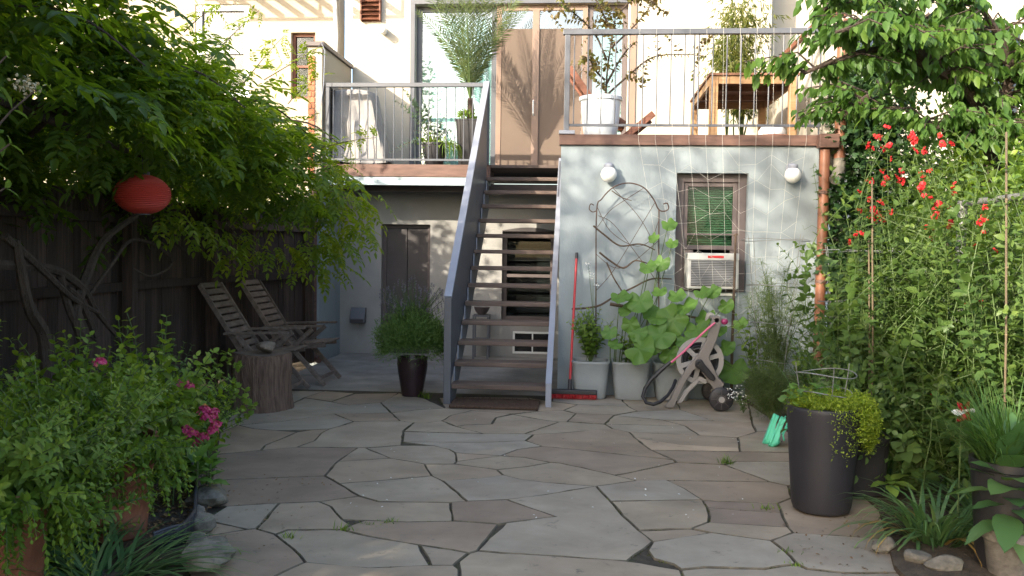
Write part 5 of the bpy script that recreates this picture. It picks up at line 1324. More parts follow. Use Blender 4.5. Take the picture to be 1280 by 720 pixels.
M_MINT = mat('mint_foam', (0.10, 0.56, 0.36), 0.5, 0.06, 5, 0.05, 60)
def clog(lab):
    t = thing('garden_clog', lab, 'shoe', (0, 0, 0), 'mint garden clogs')
    # built lying: length along x (toe +x), sole at z=0
    sec = [(-.125, .030, .050), (-.11, .038, .058), (-.07, .040, .056), (-.02, .038, .062), (.02, .043, .080), (.06, .050, .078), (.095, .048, .062), (.118, .036, .042), (.128, .018, .024)]
    mb = MB(); n = 22
    for i, (x, w, h) in enumerate(sec):
        for j in range(n):
            a = 2*math.pi*j/n; c, s = math.cos(a), math.sin(a)
            y = w*(abs(c)**.7)*(1 if c > 0 else -1); z = h*(.5+.5*(abs(s)**.75)*(1 if s > 0 else -1))
            if x < .03 and s > .35: z = min(z, .030+.25*max(0, x+.125)*0+(.012 if x < -.1 else 0))    # the open foot hole
            mb.v.append((x, y, z))
    for i in range(len(sec)-1):
        for j in range(n): mb.f.append((i*n+j, i*n+(j+1) % n, (i+1)*n+(j+1) % n, (i+1)*n+j))
    mb.f.append(tuple(range(n))[::-1]); mb.f.append(tuple((len(sec)-1)*n+j for j in range(n)))
    o = mb.build('upper', M_MINT, t, smooth=True); sb_ = o.modifiers.new('s', 'SUBSURF'); sb_.levels = 1; sb_.render_levels = 1
    wire(t, [(-.12, 0, .064), (-.115, .03, .062), (-.06, .044, .060), (0, .043, .066), (.03, .03, .084), (.036, 0, .088), (.03, -.03, .084), (0, -.043, .066), (-.06, -.044, .060), (-.115, -.03, .062), (-.12, 0, .064)], .006, 'collar', M_MINT)
    s = MB().prism([(x, w*1.05*sg, -.004) for sg, rng_ in ((1, sec), (-1, sec[::-1])) for x, w, h in rng_], (0, 0, .016)); s.build('sole', M_MINT, t, bevel=.004)
    wire(t, [(-.0, .046, .055), (-.07, .052, .075), (-.125, .03, .085), (-.137, 0, .088), (-.125, -.03, .085), (-.07, -.052, .075), (0, -.046, .055)], .005, 'heel_strap', M_MINT)
    for sg in (-1, 1): MB().tube([(-.0, sg*.040, .055), (0, sg*.050, .055)], .006, 8).build('rivet', M_BLACK, t)
    for k in range(4): MB().tube([(.055+.018*k, .008*(k % 2*2-1), .07-.010*k), (.055+.018*k, .008*(k % 2*2-1), .081-.010*k)], .005, 6).build('vent_hole', M_DARK, t)
    return t
cl1 = clog('mint green garden clog standing on its toe, the outer one of the pair')
cl2 = copy_tree(cl1); cl2['label'] = 'mint green garden clog standing on its toe, tucked against its twin'
gp_ = gnd(978, 560)
import mathutils
for o, dx, dy, rz in ((cl1, -.045, 0, 0), (cl2, -.075, .10, .15)):
    o.location = (gp_[0]+dx, gp_[1]+dy+.06, .118)
    xv = Vector((-.40+rz*.4, -.12, -.90)).normalized(); zv = Vector((.88, -.30+rz, -.35)); zv = (zv-xv*zv.dot(xv)).normalized()
    o.rotation_euler = Matrix((xv, zv.cross(xv), zv)).transposed().to_euler()
# something for them to lean on: an upturned nursery pot
npot = thing('nursery_pot', 'small black nursery pot that the mint clogs lean on', 'pot', (gp_[0]+.20, gp_[1]+.14, 0))
pot(npot, (gp_[0]+.19, gp_[1]+.16, .003), [(.085, 0), (.09, .01), (.115, .22), (.12, .222), (.12, .24)], M_BLACK, .2, 28)

# raised bed boards and wire cages
M_BOARD = mat('grey_board', (0.15, 0.135, 0.12), 0.85, 0.3, 5, 0.4, 40, stretch=(6, 1, 6))
rb = thing('raised_bed', 'weathered grey wooden planter box below the copper downpipe', 'planter', (1.9, 8.7, 0))
b0, b1 = gnd(934, 498), gnd(962, 520)
MB().bar((b0[0]-.03, 9.12, .135), (b0[0]+.02, 8.28, .135), .03, .27).build('board', M_BOARD, rb)
MB().bar((b0[0]+.035, 8.28, .132), (b0[0]+.8, 8.28, .132), .03, .262).build('board', M_BOARD, rb)
MB().bar((b0[0]-.01, 9.13, .132), (b0[0]+.8, 9.13, .132), .03, .262).build('board', M_BOARD, rb)
MB().bar((b0[0]+.815, 9.12, .130), (b0[0]+.815, 8.28, .130), .03, .26).build('board', M_BOARD, rb)
MB().prism([(b0[0]-.01, 9.11, .03), (b0[0]+.035, 8.30, .03), (b0[0]+.80, 8.30, .03), (b0[0]+.80, 9.11, .03)], (0, 0, .19)).build('soil', M_SOIL, rb)
def cage(lab, c, rads, zs, legs=4):
    t = thing('tomato_cage', lab, 'plant cage', (c[0], c[1], 0))
    for r_, z in zip(rads, zs):
        pts = [(c[0]+r_*math.cos(a), c[1]+r_*math.sin(a), z+.012*math.sin(2*a)) for a in np.linspace(0, 6.2832, 33)]
        MB().tube(pts, .0032, 5, cap=False).build('ring', M_GALV, t, smooth=True)
    for k in range(legs):
        a = k*6.283/legs+.5
        MB().tube([(c[0]+rads[0]*1.05*math.cos(a), c[1]+rads[0]*1.05*math.sin(a), zs[0]+.05)]+[(c[0]+(r_+.004)*math.cos(a), c[1]+(r_+.004)*math.sin(a), z) for r_, z in zip(rads, zs)]+[(c[0]+rads[-1]*.7*math.cos(a), c[1]+rads[-1]*.7*math.sin(a), .0)], .0032, 5).build('leg', M_GALV, t, smooth=True)
p1 = atY(970, 297, 8.4); cage('galvanised wire plant cage in front of the copper downpipe', (p1[0], 8.4), [.31, .26, .21, .16], [1.62, 1.2, .85, .5])
p2 = atY(1075, 310, 7.2); cage('galvanised wire plant cage among the tall greens behind the sedum planter', (p2[0], 7.2), [.34, .30, .26, .2], [1.52, 1.12, .75, .4])
cage('low wire plant cage standing in the charcoal planter', (PX+.02, PY+.05), [.17, .15], [.80, .69], 3)
p3 = atY(1190, 300, 6.1)
for k, (px, y_t, y_b, Y, lab) in enumerate(((1090, 225, 480, 5.9, 'thin bamboo cane standing behind the sedum planter'), (1258, 165, 470, 4.9, 'long thin bamboo cane beside the wire fence rail'), (1086, 300, 470, 6.0, 'shorter bamboo cane close beside another cane'))):
    a = atY(px, y_t, Y); b = atY(px+2, y_b, Y); t = thing('bamboo_cane', lab, 'cane', (b[0], Y, 0))
    MB().tube([(b[0], Y, 0.0), ((a[0]+b[0])/2+.01, Y, a[2]/2), (a[0], Y, a[2])], .006, 7).build('cane', mat('cane', (.13, .098, .062), .6, .2, 8, .1), t, smooth=True)
    for q in range(1, 6): MB().lathe((b[0]+(a[0]-b[0])*q/6+(.01 if q in (2, 3, 4) else .005), Y, a[2]*q/6), [(.0065, 0), (.0078, .004), (.0065, .008)], 8).build('node', mat('cane_node', (.18, .13, .07), .6, .2, 8, .1), t)

# ------------------------------------------------------------------ scarlet sweet peas climbing over the fence
def petal_mesh():
    mb = MB()
    for (a, tilt, s) in ((0, .2, 1.0), (2.0, .5, .8), (-2.0, .5, .8), (1.0, .9, .6), (-1.0, .9, .6)):
        ca, sa = math.cos(a), math.sin(a); ct, st_ = math.cos(tilt), math.sin(tilt)
        pts = []
        for u in (0, .5, 1):
            for v in (-1, -.35, .35, 1):
                w = (.25, 1.0, .75)[int(u*2)]*.016*s*v; r_ = .026*s*u
                lx, ly, lz = w, r_*ct, r_*st_+.005*(1-v*v)-.008*u*u*abs(v)
                pts.append((lx*ca-ly*sa, lx*sa+ly*ca, lz))
        k = len(mb.v); mb.v += pts
        for i in range(2):
            for j in range(3): mb.f.append((k+i*4+j, k+i*4+j+1, k+(i+1)*4+j+1, k+(i+1)*4+j))
    return mb
FL = [(1092, 178), (1109, 182), (1112, 194), (1140, 175), (1156, 187), (1183, 177), (1104, 218), (1088, 228), (1119, 224), (1160, 222), (1152, 238), (1188, 244), (1106, 254), (1083, 258), (1160, 260), (1113, 268), (1178, 266), (1090, 272), (1197, 282), (1162, 289), (1078, 300), (1228, 272), (1225, 306), (1220, 383), (1172, 486), (1100, 170), (1125, 226), (1086, 265), (1173, 268), (1146, 178)]
flower0 = None
tmpf = MB()
def sweetpea(lab, base, idx):
    global flower0
    T = thing('sweet_pea', lab, 'flowering vine', base)
    S = []; tips = []
    for i in idx:
        px, py = FL[i]; Y = base[1]+rng.uniform(-.45, .5)
        p = atY(px, py, Y); tips.append(p)
        b = np.array(base)+np.array([rng.uniform(-.3, .3), rng.uniform(-.3, .3), 0]); mid = (b+p)/2+rng.normal(size=3)*[.18, .18, .1]+np.array([0, 0, .2])
        u = np.linspace(0, 1, 12)[:, None]; S.append((1-u)**2*b+2*u*(1-u)*mid+u*u*p)
    extra = stems(np.array(base)+np.array([[0, 0, 0], [-.15, .2, 0], [.1, -.2, 0]]), 80, 2.45, .55, hv=.75, pts=12, curve=.9)
    stem_mesh('stem', S+extra, .004, M_STEM, T, .5, 4)
    shoot_leaves('foliage', S+extra, .058, .074, .044, L_PEA, T, 'oval', start=.12, ang=1.15, droop=.2, jit=.9)
    tn = []
    for s_ in S+extra:
        for k in range(4):
            p = s_[rng.integers(5, len(s_))]; a = rng.random()*6.28; tn.append([p, p+np.array([math.cos(a)*.05, math.sin(a)*.05, .03]), p+np.array([math.cos(a)*.10, math.sin(a)*.10, .0]), p+np.array([math.cos(a)*.11, math.sin(a)*.11, .03])])
    mb = MB()
    for t in tn: mb.tube(t, .0012, 3, cap=False)
    stuff(mb.build('tendril', M_STEM, T))
    for p in tips:
        for q in range(3):
            if flower0 is None:
                f = petal_mesh().build('flower', L_PETAL, T, loc=(0, 0, 0)); at_ = f.data.attributes.new('rnd', 'FLOAT', 'POINT')
                at_.data.foreach_set('value', rng.random(len(f.data.vertices)).astype(np.float32)); flower0 = f
            else:
                f = flower0.copy(); COL.objects.link(f); f.parent = T
            f.location = Vector(p+rng.normal(size=3)*.03)-org(T)
            f.rotation_euler = (R(70)+rng.normal()*.4, rng.normal()*.4, rng.normal()*1.2); s = rng.uniform(.85, 1.3); f.scale = (s, s, s)
sweetpea('sweet pea vine with many scarlet flowers on tall stems near the copper downpipe', (2.05, 6.2, .03), [0, 1, 2, 6, 7, 8, 12, 13, 15, 17, 20, 25, 26, 27])
sweetpea('sweet pea vine with scattered scarlet flowers close to the fence post', (2.38, 5.9, .03), [3, 4, 5, 9, 10, 11, 14, 16, 18, 19, 28, 29, 24])
sweetpea('sweet pea vine with a few scarlet flowers beside the long bamboo cane', (2.42, 5.1, .03), [21, 22, 23])

# ------------------------------------------------------------------ vegetable and herb bed
def clump(lab, c, n, Ln, W, m, rise=(1.0, 1.5), bend=(.4, 1.6), spread=.08, cat='plant', name='grass_clump', segs=6, z=.02, fold=.0, lv=.4, root=None):
    T = root or thing(name, lab, cat, (c[0], c[1], 0))
    a = rng.random(n)*6.283; r_ = spread*np.sqrt(rng.random(n)); P = np.stack([c[0]+r_*np.cos(a), c[1]+r_*np.sin(a), np.full(n, z)], 1)
    az = a+rng.normal(size=n)*.6
    blades('blade', P, az, Ln*(1-lv*rng.random(n)), W, rng.uniform(*bend, n), m, T, segs, rng.uniform(*rise, n), fold=fold)
    return T
def feathery(lab, base, n, h, spread, name='fennel', m=L_FENNEL, cat='herb'):
    T = thing(name, lab, cat, base)
    S = stems(np.array(base, float), n, h, spread, pts=8)
    stem_mesh('stem', S, .005, M_STEM, T)
    P, D = [], []
    for s_ in S:
        for k in range(26):
            u = .25+.75*rng.random(); i = min(int(u*(len(s_)-1)), len(s_)-2); p = s_[i]+(s_[i+1]-s_[i])*(u*(len(s_)-1)-i)
            v = nrm(rng.normal(size=3)+np.array([0, 0, .5]))
            for q in range(9): P.append(p+v*.02*q*rng.random()); D.append(v*.8+rng.normal(size=3)*.6)
    P, D = np.array(P), np.array(D)
    leaves('frond', P, D, ball(len(P)), .10, .0028, m, T, 'needle')
    return T
fb = gnd(950, 532)
feathery('bushy feathery green fennel spilling over the path edge beside the planter box', (fb[0]+.12, fb[1]+.15, .02), 34, .55, .26)
feathery('tall wispy fennel standing inside the wire plant cage', (p1[0]+.02, 8.35, .2), 26, 1.35, .34)
def leafy(lab, base, n, h, spread, L_, W_, m, step=.05, name='leafy_plant', cat='plant', t='oval', lean=(0, 0, 0), root=None, r_=.005, start=.2, ang=1.0, droop=.12, stemm=None, hv=.3):
    T = root or thing(name, lab, cat, tuple(np.asarray(base if np.ndim(base) == 1 else base[0], float)))
    S = stems(np.array(base, float), n, h, spread, lean, hv=hv)
    stem_mesh('stem', S, r_, stemm or M_STEM, T)
    shoot_leaves('foliage', S, step, L_, W_, m, T, t, start=start, ang=ang, droop=droop)
    return T
leafy('leafy bean plant climbing in the cage at the planter box', (p1[0]-.1, 8.6, .2), 10, .9, .3, .075, .05, L_BASIL, .06)
leafy('low leafy seedlings with pale flowers in the weathered planter box', (p1[0]+.3, 8.5, .2), 12, .5, .35, .06, .04, L_BASIL, .05)
leafy('tall leafy tomato plant inside the middle wire cage', (p2[0], 7.2, .03), 22, 1.35, .36, .075, .042, L_BASIL, .045)
leafy('dense green vegetable plant between the cage and the wire fence', (2.3, 7.5, .03), 20, 1.2, .36, .08, .05, L_DULL, .05)
leafy('leafy green plant growing along the fence under the sweet peas', (2.35, 6.7, .03), 22, 1.1, .40, .07, .045, L_BASIL, .045)
leafy('low bushy herb filling the bed behind the charcoal planter', (1.95, 6.5, .03), 26, .72, .32, .055, .034, L_DULL, .04)
leafy('bright green leafy plant at the front of the fence shade', (2.42, 5.6, .03), 20, 1.05, .35, .075, .05, L_BASIL, .05)
bv = thing('runner_bean', 'runner bean vine with broad leaves climbing between the cage and the sweet peas', 'vine', (2.15, 6.5, 0))
leafy(None, [(2.05, 6.7, .03), (2.3, 6.3, .03), (2.4, 7.1, .03)], 26, 1.75, .40, .105, .085, L_BASIL, .10, root=bv, hv=.5, droop=.5)
leafy('broad leaved bean plant low in the bed beside the dark planter', (2.05, 5.5, .03), 16, .8, .32, .10, .08, L_DULL, .08, droop=.4)
q = atY(1100, 480, 6.0); clump('tall upright leek like leaves between the cages', (q[0], 6.6), 70, 1.15, .026, L_STRAP, (1.2, 1.55), (.1, .9), .25, name='leek_clump', fold=.1)
clump('tall arching green blades beside the dark planter', (2.0, 6.0), 60, .95, .022, L_STRAP, (1.1, 1.5), (.2, 1.2), .2, name='leek_clump', fold=.1)
q = gnd(1150, 595); clump('fine arching chive clump with mauve flower heads beside the charcoal planter', (q[0]+.02, q[1]+.25), 620, .62, .0055, L_GRASS, (.9, 1.5), (.3, 2.2), .16, name='chive_clump')
ch_ = [o for o in bpy.data.objects if o.name.startswith('chive_clump')][0]
M_MAUVE = mat('mauve_flower', (0.34, 0.25, 0.38), 0.7, 0.2, 30, 0.4, 90)
for px, py in ((1170, 530), (1097, 564), (1135, 512)):
    p = atY(px, py, q[1]+.1)
    MB().lathe(p, [(.002, -.018), (.012, -.013), (.018, 0), (.012, .013), (.002, .018)], 10, wob=.06).build('flower_head', M_MAUVE, ch_, smooth=True)
    MB().tube([(p[0], p[1], p[2]), (p[0]+.03, p[1]+.05, p[2]*.5), (q[0]+.05, q[1]+.25, .03)], .0025, 4).build('flower_stem', M_STEM, ch_)
# black pot with grassy tuft
gpot = thing('black_pot', 'black pot with a thick tuft of dark grass below the wire fence', 'pot', (2.12, 4.35, 0))
gq = atY(1262, 560, 4.35); GXC = float(gq[0])
pot(gpot, (GXC, 4.35, .026), [(.12, 0), (.13, .01), (.15, .30), (.165, .47), (.172, .475), (.172, .51)], M_BLACK, .47, 36)
clump(None, (GXC, 4.35), 520, .50, .008, L_GRASS, (.8, 1.5), (.3, 1.6), .12, z=.50, root=gpot)
# strap leaf clump at the path edge, broad rosette, hosta
q = gnd(1165, 690); clump('strap leaved clump with yellowing leaves drooping over the paving edge', (q[0]+.05, q[1]+.12), 130, .52, .021, L_STRAP, (.5, 1.35), (.8, 2.4), .13, name='daylily_clump', fold=.12)
dl = [o for o in bpy.data.objects if o.name.startswith('daylily_clump')][0]
n = 12; a = rng.random(n)*6.283; L_DRY = leafmat('yellowed_strap', (0.24, 0.15, 0.04), (0.32, 0.22, 0.06), (0.36, 0.26, 0.10), .2, tcol=(1, 1, 1))
blades('dry_blade', np.stack([q[0]+.05+.1*np.cos(a), q[1]+.12+.1*np.sin(a), np.full(n, .03)], 1), a, .4, .018, 2.2, L_DRY, dl, 6, .8)
clump('second strap leaved clump arching toward the grass pot', (q[0]+.42, q[1]+.25), 60, .6, .021, L_STRAP, (.7, 1.4), (.6, 2.0), .12, name='daylily_clump', fold=.12)
def bigleaf(mname, L_, W_, cup=.12, droop=.25, nu=6, nv=4):
    """one broad leaf along +x, 48 quads"""
    mb = MB(); P = []
    for i in range(nu+1):
        u = i/nu; w = W_*(math.sin(math.pi*min(1, u**.8))**.8 if 0 < u < 1 else .04)
        P.append([(L_*u, w*v/nv, cup*w*abs(v/nv)**1.5-droop*L_*u*u+(.004*math.sin(u*20) if abs(v) == nv else 0)) for v in range(-nv, nv+1)])
    mb.grid(P); return mb
def setleaf(o, p, T, az, pitch, roll=0, s=1):
    o.location = Vector([float(v) for v in p])-org(T); o.rotation_euler = (roll, pitch, az); o.scale = (s, s, s)
def leafattr(o, val):
    at_ = o.data.attributes.new('rnd', 'FLOAT', 'POINT'); at_.data.foreach_set('value', np.full(len(o.data.vertices), val, dtype=np.float32))
def rosette(T, m, c, n, L_, W_, z=.05, rise=(.2, 1.0), hstem=.0, spread=0.02):
    base_ = []
    for i in range(n):
        if i < 3:
            o = bigleaf('x', L_, W_, droop=.25+.1*i).build('leaf', m, T, smooth=True, loc=(0, 0, 0)); leafattr(o, .2+.3*i); base_.append(o)
        else: o = base_[i % 3].copy(); COL.objects.link(o); o.parent = T
        a = i*2.4+rng.normal()*.2; u = i/n
        setleaf(o, (c[0]+math.cos(a)*spread, c[1]+math.sin(a)*spread, z+hstem*u), T, a, -(rise[0]+(rise[1]-rise[0])*u), rng.normal()*.15, .75+.5*rng.random())
ro = thing('foxglove', 'broad leaved rosette plant in a terracotta pot at the grass pot edge', 'plant', (1.72, 3.55, 0))
rq = gnd(1272, 735); RX, RY = float(rq[0])+.02, float(rq[1])+.12
pot(ro, (RX, RY, .026), [(.09, 0), (.095, .01), (.115, .16), (.128, .165), (.13, .21), (.128, .215)], M_BOARD, .18, 36)
L_BROAD = leafmat('broad_leaf', (0.05, 0.12, 0.045), (0.075, 0.155, 0.05), (0.12, 0.20, 0.06), .28)
rosette(ro, L_BROAD, (RX-.02, RY), 38, .23, .056, .24, (-.35, 1.25), .36)
ho = thing('hosta', 'small hosta with pale yellow green leaves on the bed edge', 'plant', tuple(gnd(1118, 635)))
hq = gnd(1118, 640); L_LIME = leafmat('lime_leaf', (0.13, 0.22, 0.045), (0.17, 0.27, 0.05), (0.22, 0.33, 0.07), .35)
rosette(ho, L_LIME, (hq[0]+.02, hq[1]+.15), 9, .13, .042, .12, (-.15, .6), .03)
for k in range(4): MB().tube([(hq[0]+.02, hq[1]+.15, .02), (hq[0]+.02+.01*k, hq[1]+.15, .14)], .004, 5).build('stalk', M_STEM, ho)
# red pinwheel ornament
pq = atY(1204, 514, 4.75)
pin = thing('garden_pinwheel', 'shiny red pinwheel ornament stuck among the grasses', 'ornament', (pq[0], 4.75, 0))
M_FOIL = mat('red_foil', (0.50, 0.02, 0.03), 0.22, 0.1, 8, 0, metal=.6)
for k in range(6):
    a = k*math.pi/3; ca, sa = math.cos(a), math.sin(a)
    f = lambda u, v, w: (pq[0]+(u*ca-v*sa), 4.75+w, pq[2]+(u*sa+v*ca))
    MB().grid([[f(.0, 0, 0), f(.005, .012, -.015)], [f(.035, -.012, -.005), f(.035, .022, -.028)], [f(.062, 0, .0), f(.055, .012, -.012)]]).build('vane', M_FOIL if k % 3 else M_WHITEP, pin)
MB().tube([(pq[0], 4.735, pq[2]), (pq[0], 4.765, pq[2])], .01, 10).build('hub', M_WHITEP, pin)
MB().tube([(pq[0], 4.77, 0.02), (pq[0], 4.77, pq[2])], .004, 6).build('stick', M_STEM, pin)
for k, (px, py, r_) in enumerate(((1130, 706, .06), (1090, 690, .05), (1165, 715, .07))):
    c = gnd(px, py); rock('edging_stone', ('flat grey edging stone under the strap leaves', 'small grey edging stone at the right path edge', 'larger grey edging stone beside the dark planter liner')[k], (c[0]+.06, c[1], .035), (r_*1.5, r_, .05), M_STONE, 40+k)

# ------------------------------------------------------------------ lavender pot
lq = gnd(512, 497); LX, LY = float(lq[0]), float(lq[1])+.13
lv_ = thing('potted_lavender', 'round lavender bush in a dark glazed pot left of the stairs', 'potted plant', (LX, LY, 0))
M_GLZ = mat('dark_plum_glaze', (0.028, 0.016, 0.018), 0.3, 0.3, 6, 0.05, spec=.5)
pot(lv_, (LX, LY, .002), [(.100, 0), (.106, .01), (.125, .12), (.146, .24), (.155, .32), (.152, .37), (.156, .385), (.152, .395)], M_GLZ, .36, 40)
n = 2000; a = rng.random(n)*6.283; el = np.arccos(1-rng.random(n)*1.5); rg = .80+.36*rng.random(n)**1.5+.06*np.sin(5*a+3*el); tgt = np.stack([LX+.35*rg*np.sin(el)*np.cos(a), LY+.35*rg*np.sin(el)*np.sin(a), .545+.345*rg*np.cos(el)], 1)
bs = np.stack([LX+.08*np.cos(a)*rng.random(n), LY+.08*np.sin(a)*rng.random(n), np.full(n, .365)], 1)
P, D = [], []
for k in range(9):
    u = .35+.65*k/8; p = bs*(1-u)+tgt*u+np.array([0, 0, 1.0])*(.12*np.sin(math.pi*u)*(1-np.cos(el)))[:, None]; P.append(p); D.append(nrm(tgt-bs)*.8+ball(n)*.75)
leaves('foliage', np.concatenate(P)+rng.normal(size=(n*9, 3))*.012, np.concatenate(D), ball(n*9), .055, .0065, L_LAV, lv_, 'diamond')
n = 130; a = rng.random(n)*6.283; r_ = .32*np.sqrt(rng.random(n)); tip = np.stack([LX+r_*1.05*np.cos(a), LY+r_*1.05*np.sin(a), .98+.28*rng.random(n)-.5*r_], 1)
stem_mesh('flower_stem', [np.stack([np.array([LX+.3*(t[0]-LX), LY+.3*(t[1]-LY), .55]), (t+np.array([LX, LY, .7]))/2, t]) for t in tip], .0022, M_STEM, lv_, .7, 4)
P = np.repeat(tip, 16, 0); P[:, 2] -= rng.random(len(P))*.055
leaves('flower_spike', P, ball(len(P))+np.array([0, 0, .8]), ball(len(P)), .014, .008, L_SPIKE, lv_, 'diamond')

# ------------------------------------------------------------------ squash, tomato seedlings in the grey planters
def squash_leaf():
    mb = MB(); n = 30; mb.v.append((0, 0, 0)); rings = 4
    for r_ in range(1, rings+1):
        for j in range(n):
            a = -math.pi+2*math.pi*(j+.5)/n
            e = 1+.075*math.cos(5*a)+.03*math.cos(15*a)+.02*math.sin(7*a); e *= (1-.55*max(0, (abs(a)-2.55)/.6))
            q = r_/rings; cup = .14*q*q+.09*math.cos(5*a)*q*q+.05*math.sin(11*a)*q*q-.04*abs(math.sin(2.5*a))*q
            mb.v.append((q*e*math.cos(a)+.25, q*e*math.sin(a), cup-.10*q*q*q*(1+math.cos(a))))
    for j in range(n): mb.f.append((0, 1+j, 1+(j+1) % n))
    for r_ in range(rings-1):
        for j in range(n): mb.f.append((1+r_*n+j, 1+(r_+1)*n+j, 1+(r_+1)*n+(j+1) % n, 1+r_*n+(j+1) % n))
    return mb
sqp = thing('squash_plant', 'sprawling squash plant with large round leaves over the grey planters', 'plant', (.55, 9.0, .36))
SQ = [(232, 612, 46, 8.72), (310, 570, 42, 8.76), (180, 455, 30, 8.95), (240, 465, 38, 8.9), (375, 485, 36, 8.95), (345, 520, 45, 8.86), (425, 443, 26, 9.0), (295, 520, 28, 8.88), (210, 535, 26, 8.85), (410, 552, 36, 8.85), (285, 278, 18, 9.1), (325, 238, 22, 9.1), (338, 295, 18, 9.1), (308, 352, 26, 9.05), (262, 365, 25, 9.05), (520, 672, 44, 8.95), (240, 560, 30, 8.8), (455, 440, 24, 9.0), (540, 535, 22, 8.95), (440, 515, 30, 8.95), (200, 495, 22, 8.95), (375, 585, 28, 8.8), (470, 560, 26, 9.0), (150, 560, 24, 8.85), (330, 625, 30, 8.78), (280, 600, 26, 8.75), (490, 610, 30, 8.95), (440, 600, 30, 9.0), (170, 600, 22, 8.8), (350, 450, 26, 9.0), (300, 440, 22, 9.0), (500, 480, 24, 9.0), (268, 500, 26, 8.98), (395, 620, 24, 8.9)]
sq0 = None; sst = []
for zx, zy, r_, Y in SQ:
    p = tz(zx, zy, Y); s = r_/2.4*Y/F
    if sq0 is None: sq0 = o = squash_leaf().build('leaf', L_SQUASH, sqp, smooth=True, loc=(0, 0, 0)); leafattr(o, .5)
    else: o = sq0.copy(); COL.objects.link(o); o.parent = sqp
    o.location = Vector(p)-org(sqp); o.scale = (s*1.05, s*1.05, s*1.05)
    # blade turned up and toward the light, tip hanging
    nvec = Vector((-.35+rng.normal()*.25, -.75+rng.normal()*.2, .75+rng.normal()*.3)).normalized(); tipv = Vector((rng.normal()*.6, -.4, -.7)); tipv = (tipv-nvec*tipv.dot(nvec)).normalized()
    yv = nvec.cross(tipv); o.rotation_euler = Matrix((tipv, yv, nvec)).transposed().to_euler()
    pcx = .55 if p[0] < 1.0 else 1.3
    b = np.array([np.clip(p[0], .0, 1.4)*.55+pcx*.25, 9.06, .36]); sst.append(np.stack([b, (b+p)/2+np.array([0, .03, .10]), p]))
stem_mesh('stem', sst, .006, M_STEM, sqp, .6, 6)
leafy(None, (GP[0].location.x, 9.06, .34), 30, .66, .34, .062, .036, L_BASIL, .045, root=GP[0])
leafy(None, (GP[2].location.x+.05, 9.06, .34), 10, .45, .22, .07, .045, L_BASIL, .05, root=GP[2])
leafy(None, (GP[1].location.x, 9.06, .34), 8, .40, .2, .07, .045, L_BASIL, .05, root=GP[1])
wf = thing('cosmos', 'thin stems with tiny white flowers beside the wire trellis', 'plant', (.0, 9.05, .36))
S = [np.stack([np.array([GP[0].location.x-.05, 9.06, .34]), tz(100, 520, 9.05), tz(zx, zy, 9.05)]) for zx, zy in ((88, 380), (100, 400), (84, 360), (95, 390), (110, 420))]
stem_mesh('stem', S, .003, M_STEM, wf); P = np.repeat(np.array([s_[2] for s_ in S]), 7, 0)+rng.normal(size=(35, 3))*.015
leaves('petal', P, ball(35), ball(35), .022, .016, L_WHITEF, wf, 'oval')
wf2 = thing('alyssum', 'little white flowers at the foot of the hose reel wheel', 'plant', tuple(gnd(925, 515)))
q = gnd(922, 520); leafy(None, (q[0]+.06, q[1]+.05, 0.02), 14, .22, .15, .03, .012, L_DULL, .03, root=wf2, r_=.002)
P = atY(920, 492, q[1])+rng.normal(size=(60, 3))*[.05, .05, .03]; leaves('petal', P, ball(60), ball(60), .016, .014, L_WHITEF, wf2, 'oval')

# ------------------------------------------------------------------ balcony plants
def blackpot(root, c, prof, sq=0.0, m=M_BLACK, soil=None): return pot(root, c, prof, m, soil if soil else prof[-1][1]-.03, 36, sq)
pq = atY(587, 180, 11.95); palm = thing('potted_palm', 'feathery date palm in a tall tapered black planter on the balcony', 'potted plant', (pq[0], 11.95, ZD))
PXc = float(pq[0]); pz = float(atY(587, 151, 11.95)[2])
blackpot(palm, (PXc, 11.95, ZD+.002), [(.135, 0), (.14, .01), (.175, pz-ZD-.02), (.18, pz-ZD-.015), (.18, pz-ZD)], 7)
wire(palm, [(PXc, 11.95, pz-.04), (PXc+.01, 11.95, pz+.12), (PXc, 11.95, pz+.30)], [.06, .055, .04], 'trunk', M_BARK)
FR = [(518, -30, 0), (540, -15, .3), (522, 15, -.2), (575, -45, .2), (600, -60, -.1), (625, -40, .2), (650, -5, -.2), (668, -25, .3), (560, -35, -.5), (612, -30, -.5), (640, -30, .5), (583, -20, -.6), (545, 40, .6), (632, 30, .6), (530, -50, .4), (660, 10, .1)]
PP, DD, NN, LL = [], [], [], []
for fx, fy, dy in FR:
    b = np.array([PXc, 11.95, pz+.28]); t = atY(fx, fy, 11.95+dy); mid = (b+t)/2+np.array([(b[0]-t[0])*.28, 0, .12])
    u = np.linspace(0, 1, 16)[:, None]; c = (1-u)**2*b+2*u*(1-u)*mid+u*u*t
    MB().tube(c, list(np.linspace(.010, .003, 16)), 5).build('frond_stalk', M_STEM, palm, smooth=True)
    for k in range(42):
        v = .15+.85*k/41; p = (1-v)**2*b+2*v*(1-v)*mid+v*v*t; tg = nrm(2*(1-v)*(mid-b)+2*v*(t-mid)); sd = nrm(np.cross(tg, [0.1, -1, .3]))
        for s in (-1, 1): PP.append(p); DD.append(tg*.62+s*sd*.78+rng.normal(size=3)*.07+np.array([0, -.1, .05])); NN.append(np.cross(sd, tg)+rng.normal(size=3)*.2); LL.append(.19*(math.sin(math.pi*(.12+.80*v))))
leaves('leaflet', np.array(PP), np.array(DD), np.array(NN), np.array(LL), .013, L_PALM, palm, 'diamond')
bush('succulent', [((PXc, 11.9, pz+.05), (.12, .1, .07))], 300, .05, .018, L_BASIL, palm, 'diamond', upb=.6, spread=.03)
eq = atY(543, 190, 11.9); eu = thing('potted_eucalyptus', 'sprawling silvery eucalyptus in a black bowl pot beside the palm', 'potted plant', (eq[0], 11.9, ZD))
